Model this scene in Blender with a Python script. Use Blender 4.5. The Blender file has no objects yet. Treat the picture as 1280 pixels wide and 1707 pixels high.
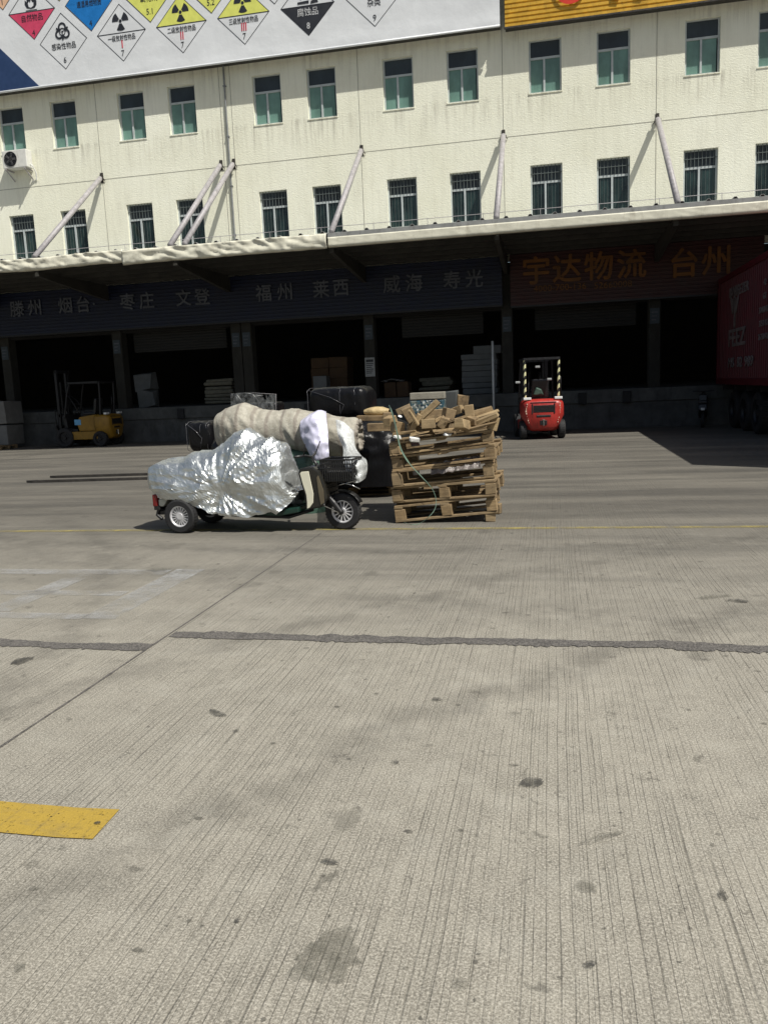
import bpy, bmesh, math, random
from mathutils import Vector, Matrix, noise, Quaternion
random.seed(7)
R = math.radians
S = bpy.context.scene
COL = S.collection

# ------------------------------------------------------------------ camera
F_PX, PITCH, ROLL, YAW, EYE = 1339.96, .1549, -.0434, -.2100, 1.55
fwd = Vector((math.sin(YAW)*math.cos(PITCH), math.cos(YAW)*math.cos(PITCH), -math.sin(PITCH)))
r0 = Vector((math.cos(YAW), -math.sin(YAW), 0)); u0 = r0.cross(fwd)
rgt = r0*math.cos(ROLL)+u0*math.sin(ROLL); upv = -r0*math.sin(ROLL)+u0*math.cos(ROLL)
cd = bpy.data.cameras.new('camera'); cam = bpy.data.objects.new('camera', cd); COL.objects.link(cam)
cam.matrix_world = Matrix.Translation((0, 0, EYE)) @ Matrix((rgt, upv, -fwd)).transposed().to_4x4()
cd.sensor_fit = 'VERTICAL'; cd.sensor_height = 24; cd.lens = 24*F_PX/1707; cd.clip_end = 2000; cd.clip_start = .05
S.camera = cam
CP = Vector((0, 0, EYE))
def at(x, y, Y):
    d = fwd+(x-640)/F_PX*rgt-(y-853.5)/F_PX*upv
    return CP+d*(Y/d.y)

# ------------------------------------------------------------------ light
SUN = Vector((1.47, -1, 2.6)).normalized()
w = bpy.data.worlds.new('World'); S.world = w; w.use_nodes = True
nt = w.node_tree; bg = nt.nodes['Background']
sky = nt.nodes.new('ShaderNodeTexSky'); sky.sky_type = 'NISHITA'; sky.sun_disc = False
sky.sun_elevation = math.asin(SUN.z); sky.sun_rotation = math.atan2(SUN.x, SUN.y); sky.dust_density = 2.5; sky.air_density = 1.2
nt.links.new(sky.outputs[0], bg.inputs[0]); bg.inputs[1].default_value = .05
sl = bpy.data.lights.new('sun', 'SUN'); sl.energy = 4.0; sl.angle = R(.53); sl.color = (1, .965, .885)
so = bpy.data.objects.new('sun', sl); COL.objects.link(so); so.rotation_euler = SUN.to_track_quat('Z', 'Y').to_euler(); so.location = (20, -10, 40)
S.view_settings.view_transform = 'Standard'; S.view_settings.look = 'None'; S.view_settings.gamma = 1; S.view_settings.use_curve_mapping = False
S.view_settings.exposure = 0.40
S.cycles.max_bounces = 8

# ------------------------------------------------------------------ material helpers
MATS = {}
class N:
    """tiny node-graph helper"""
    def __init__(s, name):
        s.m = bpy.data.materials.new(name); s.m.use_nodes = True; s.t = s.m.node_tree; s.b = s.t.nodes['Principled BSDF']; s.o = s.t.nodes['Material Output']
    def n(s, typ, inp=None, **kw):
        q = s.t.nodes.new('ShaderNode'+typ)
        for k, v in kw.items(): setattr(q, k, v)
        for k, v in (inp or {}).items():
            if isinstance(v, bpy.types.NodeSocket): s.t.links.new(v, q.inputs[k])
            else: q.inputs[k].default_value = v
        return q
    def set(s, **kw):
        for k, v in kw.items():
            k = {'col': 'Base Color', 'rough': 'Roughness', 'metal': 'Metallic', 'normal': 'Normal', 'alpha': 'Alpha', 'trans': 'Transmission Weight', 'spec': 'Specular IOR Level', 'ior': 'IOR', 'coat': 'Coat Weight'}[k]
            if isinstance(v, bpy.types.NodeSocket): s.t.links.new(v, s.b.inputs[k])
            else: s.b.inputs[k].default_value = v if not isinstance(v, tuple) or len(v) == 4 else (*v, 1)
    def obj(s): return s.n('TexCoord').outputs['Object']
    def geo(s): return s.n('NewGeometry').outputs['Position']
    def map(s, vec, scale=(1, 1, 1), rot=(0, 0, 0), loc=(0, 0, 0)): return s.n('Mapping', {'Vector': vec, 'Scale': scale, 'Rotation': rot, 'Location': loc}).outputs[0]
    def noise(s, vec, sc, det=4, ro=.55, dist=0): return s.n('TexNoise', {'Vector': vec, 'Scale': sc, 'Detail': det, 'Roughness': ro, 'Distortion': dist}).outputs['Fac']
    def ramp(s, f, a, b, lo=0., hi=1.): return s.n('MapRange', {'Value': f, 'From Min': a, 'From Max': b, 'To Min': lo, 'To Max': hi}).outputs[0]
    def mix(s, f, a, b, mode='MIX'):
        q = s.n('Mix', data_type='RGBA', blend_type=mode)
        for i, v in ((0, f), (6, a), (7, b)):
            if isinstance(v, bpy.types.NodeSocket): s.t.links.new(v, q.inputs[i])
            elif i == 0: q.inputs[0].default_value = v
            else: q.inputs[i].default_value = (*v, 1) if len(v) == 3 else v
        return q.outputs[2]
    def math(s, op, a, b=0., c=0.):
        q = s.n('Math', operation=op)
        for i, v in enumerate((a, b, c)):
            if isinstance(v, bpy.types.NodeSocket): s.t.links.new(v, q.inputs[i])
            else: q.inputs[i].default_value = v
        return q.outputs[0]
    def bump(s, h, st=.5, d=.01, nrm=None):
        i = {'Height': h, 'Strength': st, 'Distance': d}
        if nrm: i['Normal'] = nrm
        return s.n('Bump', i).outputs[0]
    def sep(s, v): return s.n('SeparateXYZ', {0: v}).outputs

def simple(name, col, rough=.6, metal=0., var=.18, sc=6., bump=0., bsc=30., dirt=None):
    """base colour with blotchy variation, optional bump and dirt"""
    if name in MATS: return MATS[name]
    g = N(name); o = g.geo()
    f = g.noise(o, sc, 5)
    lo = tuple(c*(1-var) for c in col); hi = tuple(min(1, c*(1+var)) for c in col)
    c = g.mix(g.ramp(f, .3, .7), lo, hi)
    if dirt:
        d = g.noise(g.map(o, (1, 1, .35)), sc*2.2, 6, .7)
        c = g.mix(g.ramp(d, .52, .75, 0, .8), c, dirt)
    g.set(col=c, rough=g.ramp(f, .2, .8, max(.03, rough-.08), min(1, rough+.08)), metal=metal)
    if bump: g.set(normal=g.bump(g.noise(o, bsc, 6, .6), bump, .02))
    MATS[name] = g.m; return g.m

def mat_ground():
    g = N('concrete_ground'); p = g.geo(); X, Y, Z = g.sep(p)
    big = g.noise(p, .45, 5, .6); mid = g.noise(g.map(p, (1.2, 1.2, 1)), 2.6, 7, .66); fine = g.noise(p, 120, 3, .65); grain = g.noise(p, 210, 3, .7)
    c = g.mix(g.ramp(big, .3, .72), (.225, .208, .172), (.315, .293, .243))
    c = g.mix(g.ramp(mid, .40, .66, 0, .6), c, (.165, .152, .125))
    m2 = g.noise(p, 9, 7, .72); c = g.mix(g.ramp(m2, .46, .66, 0, .7), c, (.155, .143, .118)); c = g.mix(g.ramp(g.noise(p, 3.3, 6, .7), .52, .72, 0, .4), c, (.40, .385, .335))
    c = g.mix(g.ramp(fine, .42, .66, 0, .85), c, (.50, .47, .40), 'MIX')
    c = g.mix(g.ramp(grain, .5, .34, 0, .85), c, (.11, .102, .085))
    # grooves tined into the slab along Y, faded by wear
    wob = g.math('MULTIPLY', g.math('SUBTRACT', g.noise(g.map(p, (.5, .5, 1)), 1.1, 2), .5), .045)
    xs = g.math('ADD', X, wob)
    vx = g.n('CombineXYZ', {0: xs, 1: g.math('MULTIPLY', Y, .004), 2: 0.}).outputs[0]
    per = g.math('ABSOLUTE', g.math('SUBTRACT', g.math('FRACT', g.math('ADD', g.math('MULTIPLY', xs, 31.), g.math('MULTIPLY', g.noise(g.map(vx, (9, 9, 0)), 1., 2), 3.))), .5))
    gr = g.n('TexVoronoi', {'Vector': g.map(vx, (22, 22, 0)), 'Scale': 1.}, voronoi_dimensions='2D', feature='DISTANCE_TO_EDGE').outputs['Distance']
    gn = g.noise(g.map(vx, (55, 60, 0)), 1., 2, .5)
    wear = g.ramp(g.noise(g.map(p, (1.3, .35, 1)), 1.3, 5, .65), .30, .55)
    seg = g.ramp(g.noise(g.map(p, (26, 3.2, 1)), 1., 4, .6), .33, .60, .12, 1)
    groove = g.math('MULTIPLY', g.math('MULTIPLY', g.math('MAXIMUM', g.ramp(per, .10, .02), g.math('MULTIPLY', g.ramp(gr, .04, .0), .6)), wear), seg)
    groove2 = g.math('MULTIPLY', g.ramp(gn, .47, .32), wear)
    gall = g.math('MAXIMUM', groove, g.math('MULTIPLY', groove2, .22))
    c = g.mix(g.math('MULTIPLY', gall, .62), c, (.09, .083, .068))
    # spots of oil and chewing gum
    for sc, th, amt in ((1.3, .09, .45), (3.1, .075, .6), (6.3, .075, .6), (13., .10, .5)):
        pd = g.n('VectorMath', {0: p, 1: g.n('TexNoise', {'Vector': p, 'Scale': 9., 'Detail': 5.}).outputs['Color']}, operation='MULTIPLY_ADD'); pd.inputs[1].default_value = (1, 1, 1)
        nn = g.n('TexNoise', {'Vector': p, 'Scale': 7., 'Detail': 6., 'Roughness': .7})
        off = g.n('VectorMath', {0: nn.outputs['Color'], 'Scale': .32}, operation='SCALE').outputs[0]
        pp = g.n('VectorMath', {0: p, 1: off}, operation='ADD').outputs[0]
        v = g.n('TexVoronoi', {'Vector': g.map(pp, (1, .8, 0), loc=(sc, 1, 0)), 'Scale': sc}, voronoi_dimensions='2D')
        rnd = g.sep(v.outputs['Color'])[0]
        rad = g.ramp(rnd, .55, 1., 0., th)
        s_ = g.ramp(g.math('SUBTRACT', v.outputs['Distance'], rad), .03, -.03, 0, amt)
        c = g.mix(s_, c, (.085, .08, .066))
    # traffic film: the working lane near the dock is darker with streaks along X
    st = g.noise(g.map(p, (.16, 1.1, 1), rot=(0, 0, .05)), 1.6, 7, .62)
    lane = g.ramp(g.math('ADD', Y, g.math('MULTIPLY', st, 3.0)), 5.6, 11.5, 0, .85)
    c = g.mix(lane, c, g.mix(g.ramp(st, .36, .66), (.06, .056, .05), (.135, .124, .104)))
    st2 = g.noise(g.map(p, (.1, .9, 1), rot=(0, 0, -.3)), 2.3, 6, .6)
    c = g.mix(g.math('MULTIPLY', g.ramp(st2, .47, .66, 0, .5), g.ramp(Y, 4, 8)), c, (.07, .067, .06))
    for cx_, cy_, r_, wd_, am_ in ((-2., 22., 14.6, .22, .45), (-2., 22., 12.9, .22, .4), (9., -4., 12.2, .2, .4), (9., -4., 13.9, .2, .34), (-12., 2., 9.2, .24, .35), (4., 24., 19.1, .3, .22)):
        dd = g.n('VectorMath', {0: p, 1: (cx_, cy_, 0)}, operation='DISTANCE').outputs['Value']
        ring = g.ramp(g.math('ABSOLUTE', g.math('SUBTRACT', g.math('ADD', dd, g.math('MULTIPLY', big, .5)), r_+.25)), wd_, wd_*.2, 0, am_)
        c = g.mix(g.math('MULTIPLY', ring, g.ramp(mid, .36, .6)), c, (.075, .07, .06))
    h = g.math('SUBTRACT', g.math('MULTIPLY', g.math('ADD', fine, grain), .30), g.math('MULTIPLY', gall, 1.))
    g.set(col=c, rough=g.ramp(st, .3, .7, .62, .9), normal=g.bump(h, .55, .006), spec=.3)
    return g.m

def mat_wall():
    g = N('cream_stucco'); p = g.geo(); X, Y, Z = g.sep(p)
    big = g.noise(p, .35, 4); mid = g.noise(g.map(p, (1, 1, .6)), 1.7, 6, .65)
    c = g.mix(g.ramp(big, .3, .7), (.82, .815, .66), (.90, .90, .765))
    c = g.mix(g.ramp(mid, .5, .75, 0, .3), c, (.66, .645, .52))
    # rain streaks: vertical, strongest just under the upper sills and under the sign's edge
    stn = g.noise(g.map(p, (5.5, 5.5, .35)), 1.6, 6, .62)
    s1 = g.math('MULTIPLY', g.ramp(Z, 9.0, 9.85), g.ramp(Z, 9.95, 9.86))
    s2 = g.ramp(Z, 10.9, 12.2)
    zone = g.math('MAXIMUM', s1, s2)
    xv = g.ramp(g.noise(g.map(p, (1, 0, .2)), .8, 4, .6), .35, .62, .15, 1)
    zone = g.math('MULTIPLY', zone, xv)
    c = g.mix(g.math('MULTIPLY', g.ramp(stn, .47, .7), g.math('ADD', g.math('MULTIPLY', zone, .75), .13)), c, (.36, .34, .28))
    # soot under canopy level
    rough_h = g.noise(g.map(p, (1, 1, 1.6)), 26, 5, .7)
    wv = g.noise(g.map(p, (1, 1, 3.)), 9, 4, .6)
    h = g.math('ADD', rough_h, g.math('MULTIPLY', wv, .7))
    g.set(col=c, rough=.9, normal=g.bump(h, .38, .03), spec=.2)
    return g.m

def mat_wood(name, a, b, dark):
    g = N(name); o = g.obj(); rnd = g.n('ObjectInfo').outputs['Random']
    v = g.n('CombineXYZ', {0: g.math('MULTIPLY', rnd, 37.), 1: g.math('MULTIPLY', rnd, 11.), 2: 0.}).outputs[0]
    p = g.n('VectorMath', {0: o, 1: v}, operation='ADD').outputs[0]
    gr = g.noise(g.map(p, (3, 60, 60)), 1., 5, .65, .4); bl = g.noise(p, 5, 6, .7)
    c = g.mix(g.ramp(gr, .3, .7), a, b)
    c = g.mix(g.ramp(bl, .42, .68, 0, .75), c, dark)
    c = g.mix(g.math('MULTIPLY', g.math('FRACT', g.math('MULTIPLY', rnd, 7.3)), .55), c, (.22, .175, .11))
    c = g.mix(g.math('MULTIPLY', rnd, .4), c, dark)
    en = g.noise(g.map(p, (9, 9, 9)), 1., 6, .75); c = g.mix(g.ramp(en, .56, .68, 0, .6), c, (.045, .035, .025))
    g.set(col=c, rough=.82, normal=g.bump(gr, .5, .004), spec=.25); MATS[name] = g.m
    return g.m

def mat_foil(name, col, rough, bump, sc):
    g = N(name); o = g.obj()
    v = g.n('TexVoronoi', {'Vector': g.n('VectorMath', {0: o, 1: g.n('VectorMath', {0: g.n('TexNoise', {'Vector': o, 'Scale': 5., 'Detail': 3.}).outputs['Color'], 'Scale': .22}, operation='SCALE').outputs[0]}, operation='ADD').outputs[0], 'Scale': sc}, feature='F1').outputs['Distance']
    n1 = g.noise(g.map(o, (1, 1, 2.2), rot=(0, .5, 0)), sc*.7, 6, .62, .8)
    h = g.math('ADD', g.math('MULTIPLY', v, .6), n1)
    dirt = g.noise(o, 3, 5, .6)
    g.set(col=g.mix(g.ramp(dirt, .3, .7), tuple(x*.72 for x in col), col), rough=g.ramp(dirt, .3, .7, rough, rough+.14), metal=.86, normal=g.bump(h, bump, .02))
    return g.m

def mat_plastic(name, col, alpha, rough=.12, sc=14, bump=.7):
    """thin plastic film: partly see-through, glossy and wrinkled"""
    g = N(name); o = g.obj()
    n1 = g.noise(g.map(o, (1, 1, .5), rot=(.3, .4, 0)), sc, 6, .6, 1.2)
    g.set(col=col, rough=rough, normal=g.bump(n1, bump, .02), alpha=1. if alpha > 1 else g.ramp(n1, .35, .65, max(0, alpha-.18), min(1, alpha+.18)), spec=.25 if alpha > 1 else .8)
    MATS[name] = g.m; return g.m

M = dict(
 ground=mat_ground(), wall=mat_wall(),
 wood=mat_wood('pallet_wood', (.25, .17, .085), (.47, .34, .19), (.07, .048, .03)),
 woodn=mat_wood('fresh_wood', (.34, .235, .115), (.60, .45, .25), (.16, .11, .06)),
 foil=mat_foil('silver_foil', (.74, .77, .76), .30, .25, 14),
 darkwrap=mat_plastic('black_wrap', (.006, .006, .007), 1.3, .3, 9, .5),
 clear=mat_plastic('clear_film', (.82, .85, .85), .5, .12, 20, .8),
 clearthin=mat_plastic('thin_clear_film', (.5, .52, .52), .08, .12, 12, .4),
 whitebag=mat_plastic('white_bag', (.66, .65, .80), .88, .35, 6, .35),
 frame=simple('white_window_frame', (.46, .50, .50), .4, .0, .1),
 green=simple('green_tarp', (.035, .075, .055), .6, 0, .3, 8, .4, 25),
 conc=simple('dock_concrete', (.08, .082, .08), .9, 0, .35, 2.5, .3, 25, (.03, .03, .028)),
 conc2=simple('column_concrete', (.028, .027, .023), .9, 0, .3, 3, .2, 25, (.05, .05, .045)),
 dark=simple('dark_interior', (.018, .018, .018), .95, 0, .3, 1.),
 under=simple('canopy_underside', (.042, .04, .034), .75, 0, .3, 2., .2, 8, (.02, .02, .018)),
 pipeg=simple('grey_pipe', (.22, .23, .23), .6, 0, .2, 5),
 steel=simple('painted_steel', (.34, .325, .335), .5, 0, .22, 9, .2, 40, (.2, .17, .15)),
 roofg=simple('grey_roof_sheet', (.25, .255, .25), .7, .0, .25, 3, 0, 10, (.1, .1, .09)),
 fascia=simple('cream_fascia', (.70, .68, .56), .45, .0, .1, 3, .15, 10, (.45, .42, .33)),
 rubber=simple('tyre_rubber', (.016, .016, .017), .75, 0, .25, 20, .3, 60),
 alu=simple('rim_alloy', (.72, .72, .74), .32, .45, .1, 20),
 black=simple('black_plastic', (.014, .014, .015), .35, 0, .2, 20),
 blackm=simple('black_metal', (.02, .02, .022), .45, .3, .25, 12),
 cream=simple('cream_panel', (.76, .73, .58), .35, 0, .06, 5),
 brown=simple('olive_shield', (.018, .017, .014), .22, 0, .2, 5),
 chrome=simple('chrome', (.6, .6, .6), .18, 1., .1, 20),
 red=simple('forklift_red', (.36, .028, .022), .4, 0, .15, 6, .1, 20, (.12, .02, .015)),
 yellow=simple('forklift_yellow', (.27, .15, .015), .45, 0, .15, 6, .1, 20, (.15, .08, .02)),
 contred=simple('container_red', (.085, .002, .008), .55, 0, .2, 2, .1, 10, (.06, .006, .008)),
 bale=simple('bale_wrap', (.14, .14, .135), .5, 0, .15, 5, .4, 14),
 white=simple('white_paint', (.72, .73, .72), .5, 0, .08, 5),
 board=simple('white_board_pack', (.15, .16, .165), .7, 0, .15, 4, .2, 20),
 sack=simple('woven_sack', (.20, .19, .15), .85, 0, .2, 8, .4, 60),
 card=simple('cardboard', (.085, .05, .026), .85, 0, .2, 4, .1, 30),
 cardg=simple('grey_cardboard', (.24, .225, .185), .85, 0, .15, 6, .2, 40),
 foam=simple('white_foam', (.80, .80, .78), .8, 0, .05, 10, .3, 30),
 strap=simple('green_strap', (.20, .30, .23), .4, 0, .15, 8),
 rust=simple('dark_iron', (.05, .045, .04), .6, .4, .35, 8, .3, 40),
 banner=simple('banner_vinyl', (.70, .72, .74), .45, 0, .05, 1.2, .8, 1.6),
 ink=simple('black_ink', (.02, .022, .028), .5, 0, .1),
 navy=simple('navy_print', (.02, .045, .12), .45, 0, .1),
 pred=simple('red_print', (.60, .06, .13), .45, 0, .1),
 pblue=simple('blue_print', (.01, .17, .50), .45, 0, .1),
 pyel=simple('yellow_print', (.70, .72, .16), .45, 0, .08),
 porange=simple('orange_print', (.72, .46, .30), .45, 0, .1),
 redline=simple('red_stroke', (.55, .05, .08), .5, 0, .1),
 signyel=simple('sign_amber', (.62, .36, .03), .45, 0, .18, 5, 0, 10, (.35, .2, .03)),
 signred=simple('sign_red_letter', (.62, .04, .02), .4, 0, .1),
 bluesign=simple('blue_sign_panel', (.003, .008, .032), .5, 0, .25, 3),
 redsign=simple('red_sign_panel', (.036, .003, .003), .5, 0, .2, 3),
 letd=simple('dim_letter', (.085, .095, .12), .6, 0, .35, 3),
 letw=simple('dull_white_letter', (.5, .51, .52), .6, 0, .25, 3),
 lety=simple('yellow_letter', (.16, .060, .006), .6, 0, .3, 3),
 letc=simple('container_letter', (.17, .14, .14), .6, 0, .25, 6),
 plate=simple('blue_grey_plate', (.03, .045, .06), .5, 0, .2, 9),
 notice=simple('notice_paper', (.30, .31, .31), .6, 0, .2, 9),
 seatg=simple('dark_green_body', (.01, .035, .025), .3, 0, .2, 6),
 taill=simple('tail_lamp_red', (.16, .01, .01), .2, 0, .1),
 acw=simple('ac_casing', (.66, .66, .62), .5, 0, .06, 6, 0, 10, (.4, .38, .34)),
)

def mat_pane(name, col, rough, var):
    g = N(name); p = g.geo(); f = g.math('ADD', g.math('MULTIPLY', g.noise(g.map(p, (1.4, 1, .7)), 1.6, 4, .6), .55), g.math('MULTIPLY', g.noise(p, .33, 2), .45))
    g.set(col=g.mix(g.ramp(f, .42, .58), tuple(c*(1-var) for c in col), tuple(c*(1+var) for c in col)), rough=rough, spec=.6); return g.m
M['teal'] = mat_pane('teal_glass', (.135, .245, .205), .3, .22)
M['tealdark'] = mat_pane('dark_transom_glass', (.022, .033, .04), .45, .3)
M['paned'] = mat_pane('dark_glass', (.018, .035, .032), .06, .6)

def mat_bundle():
    g = N('striped_woven_cloth'); o = g.obj(); X, Y, Z = g.sep(o)
    wob = g.noise(o, 6, 4)
    x = g.math('ADD', X, g.math('MULTIPLY', wob, .07))
    fr = g.math('FRACT', g.math('MULTIPLY', x, 5.2))
    band = g.math('MULTIPLY', g.ramp(fr, .0, .08), g.ramp(fr, .34, .22))
    blot = g.noise(o, 9, 6, .7)
    c = g.mix(g.ramp(blot, .35, .65), (.29, .27, .22), (.43, .41, .345))
    c = g.mix(g.math('MULTIPLY', band, .6), c, (.17, .14, .12))
    c = g.mix(g.ramp(g.noise(o, 60, 4, .7), .5, .7, 0, .45), c, (.30, .26, .2))
    g.set(col=c, rough=.7, normal=g.bump(g.math('ADD', g.noise(o, 14, 6, .65, .6), g.math('MULTIPLY', g.noise(g.map(o, (2, 1, 1)), 90, 2), .15)), .7, .02)); return g.m
M['bundle'] = mat_bundle()
def mat_bluebox():
    g = N('printed_film_box'); o = g.obj()
    v = g.n('TexVoronoi', {'Vector': o, 'Scale': 42.}).outputs['Color']; s = g.sep(v)
    c = g.mix(g.ramp(s[0], .45, .55), (.03, .075, .10), (.16, .18, .16))
    c = g.mix(g.ramp(s[1], .8, .86), c, (.5, .52, .5)); c = g.mix(g.ramp(s[2], .82, .88), c, (.02, .03, .05))
    g.set(col=c, rough=.3, normal=g.bump(g.noise(o, 20, 5), .6, .01)); return g.m
M['bluebox'] = mat_bluebox()
def mat_stripes(name, a, b, fz, fx):
    g = N(name); X, Y, Z = g.sep(g.obj())
    f = g.math('FRACT', g.math('ADD', g.math('MULTIPLY', Z, fz), g.math('MULTIPLY', g.math('ADD', X, Y), fx)))
    g.set(col=g.mix(g.ramp(f, .49, .51), a, b), rough=.5); return g.m
M['hazard'] = mat_stripes('warning_stripes', (.8, .78, .45), (.02, .02, .02), 5.2, 5)
def mat_worn(name, col, lo, hi, sc=3., basea=1.):
    """paint, tar or oil worn away in patches"""
    g = N(name); p = g.geo(); f = g.noise(g.map(p, (1, 1, 1)), sc, 9, .72); f2 = g.noise(p, sc*22, 3, .6)
    a = g.math('MULTIPLY', g.ramp(f, lo, hi), basea); a = g.math('MULTIPLY', a, g.ramp(f2, .2, .4, .72, 1))
    c = g.mix(g.ramp(g.noise(p, 120, 5, .7), .35, .7), col, tuple(x*.82 for x in col))
    if 'yellow' in name:
        gv = g.noise(g.map(p, (38, .8, 1)), 1., 3, .6); dt = g.noise(g.map(p, (1, 2.2, 1)), 5., 7, .7)
        c = g.mix(g.ramp(gv, .44, .33, 0, .5), c, (.13, .10, .05)); c = g.mix(g.ramp(dt, .48, .7, 0, .6), c, (.20, .15, .07))
        a = g.math('MULTIPLY', a, g.ramp(g.noise(p, 60, 5, .75), .66, .6))
    g.set(col=c, rough=.8, alpha=a, normal=g.bump(g.noise(p, 150, 3), .4, .004)); return g.m
M['pyellow'] = mat_worn('worn_yellow_paint', (.40, .27, .04), .05, .25, 1.6)
M['pyellow2'] = mat_worn('faint_yellow_paint', (.40, .33, .10), .36, .62, 3.2, .75)
M['pwhite'] = mat_worn('worn_white_paint', (.42, .42, .41), .38, .62, 2.6, .6)
M['stain'] = mat_worn('oil_stain', (.05, .048, .042), .30, .62, 14., .85)
M['stainl'] = mat_worn('faint_stain', (.12, .115, .09), .30, .72, 12., .6)
def mat_tar():
    g = N('crack_filler'); p = g.geo()
    n1 = g.noise(p, 70, 5, .8); n2 = g.noise(p, 9, 6, .75)
    c = g.mix(g.ramp(n1, .35, .7), (.04, .037, .035), (.25, .232, .21)); c = g.mix(g.ramp(n2, .5, .72, 0, .6), c, (.04, .037, .035))
    g.set(col=c, rough=.9, normal=g.bump(g.math('ADD', n1, n2), 1., .012)); return g.m
M['tar'] = mat_tar()

# ------------------------------------------------------------------ mesh helpers
def new_empty(name, loc=(0, 0, 0), rz=0., label=None, cat=None, group=None, kind=None, parent=None):
    o = bpy.data.objects.new(name, None); COL.objects.link(o); o.location = loc; o.rotation_euler = (0, 0, rz)
    o.empty_display_size = .2
    if parent: o.parent = parent
    tag(o, label, cat, group, kind); return o
def tag(o, label=None, cat=None, group=None, kind=None):
    if label: o['label'] = label
    if cat: o['category'] = cat
    if group: o['group'] = group
    if kind: o['kind'] = kind
    return o
class MB:
    def __init__(s): s.b = bmesh.new()
    def box(s, c, d, rot=None, jit=0.):
        vs = []
        for i in (-1, 1):
            for j in (-1, 1):
                for k in (-1, 1):
                    v = Vector((i*d[0]/2, j*d[1]/2, k*d[2]/2))
                    if jit: v += Vector([random.uniform(-jit, jit) for _ in range(3)])
                    if rot is not None: v = rot @ v
                    vs.append(s.b.verts.new(v+Vector(c)))
        for f in ((0, 1, 3, 2), (4, 6, 7, 5), (0, 4, 5, 1), (2, 3, 7, 6), (0, 2, 6, 4), (1, 5, 7, 3)): s.b.faces.new([vs[i] for i in f])
        return s
    def bb(s, x0, x1, y0, y1, z0, z1): return s.box(((x0+x1)/2, (y0+y1)/2, (z0+z1)/2), (abs(x1-x0), abs(y1-y0), abs(z1-z0)))
    def tube(s, pts, r, n=10, cap=True, flat=None):
        pts = [Vector(p) for p in pts]; rs = r if isinstance(r, (list, tuple)) else [r]*len(pts); rings = []
        ref = None
        for i, p in enumerate(pts):
            t = (pts[min(i+1, len(pts)-1)]-pts[max(i-1, 0)]).normalized()
            if ref is None: ref = t.orthogonal().normalized()
            ref = (ref-t*ref.dot(t)).normalized(); b = t.cross(ref)
            rings.append([s.b.verts.new(p+(ref*math.cos(a)+b*math.sin(a))*rs[i]) for a in [2*math.pi*k/n for k in range(n)]])
        for A, B in zip(rings, rings[1:]):
            for k in range(n): s.b.faces.new((A[k], A[(k+1) % n], B[(k+1) % n], B[k]))
        if cap: s.b.faces.new(rings[0][::-1]); s.b.faces.new(rings[-1])
        return s
    def lathe(s, c, axis, prof, n=32):
        """prof: list of (radius, offset along axis), closed loop"""
        axis = Vector(axis).normalized(); u = axis.orthogonal().normalized(); v = axis.cross(u); c = Vector(c); rings = []
        for k in range(n):
            a = 2*math.pi*k/n; d = u*math.cos(a)+v*math.sin(a)
            rings.append([s.b.verts.new(c+d*r+axis*h) for r, h in prof])
        m = len(prof)
        for k in range(n):
            A, B = rings[k], rings[(k+1) % n]
            for j in range(m): s.b.faces.new((A[j], A[(j+1) % m], B[(j+1) % m], B[j]))
        return s
    def prism(s, pts, ext):
        """pts 3-D polygon, extruded by vector ext"""
        a = [s.b.verts.new(Vector(p)) for p in pts]; e = Vector(ext); b = [s.b.verts.new(Vector(p)+e) for p in pts]
        s.b.faces.new(a); s.b.faces.new(b[::-1])
        for i in range(len(a)): s.b.faces.new((a[i], b[i], b[(i+1) % len(a)], a[(i+1) % len(a)]))
        return s
    def poly(s, pts): s.b.faces.new([s.b.verts.new(Vector(p)) for p in pts]); return s
    def grid(s, P, closeu=False):
        vs = [[s.b.verts.new(Vector(p)) for p in row] for row in P]
        for i in range(len(vs)-1):
            for j in range(len(vs[0])-1): s.b.faces.new((vs[i][j], vs[i][j+1], vs[i+1][j+1], vs[i+1][j]))
        return s
    def build(s, name, mat, parent=None, bevel=0., smooth=False, seg=2, label=None, loc=None, rot=None, solid=0.):
        bmesh.ops.remove_doubles(s.b, verts=s.b.verts, dist=1e-5) if smooth else None
        bmesh.ops.recalc_face_normals(s.b, faces=s.b.faces)
        me = bpy.data.meshes.new(name); s.b.to_mesh(me); s.b.free()
        if smooth:
            for p in me.polygons: p.use_smooth = True
        o = bpy.data.objects.new(name, me); COL.objects.link(o)
        me.materials.append(M[mat] if isinstance(mat, str) else mat)
        if parent: o.parent = parent
        if loc: o.location = loc
        if rot: o.rotation_euler = rot
        if solid:
            md = o.modifiers.new('solid', 'SOLIDIFY'); md.thickness = solid
        if bevel:
            md = o.modifiers.new('bevel', 'BEVEL'); md.width = bevel; md.segments = seg; md.limit_method = 'ANGLE'; md.angle_limit = R(40)
        if label: o['label'] = label
        return o
def copy_tree(o, parent=None):
    c = o.copy(); COL.objects.link(c); c.parent = parent
    for ch in list(o.children): copy_tree(ch, c)
    return c
TXT = {}
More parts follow.
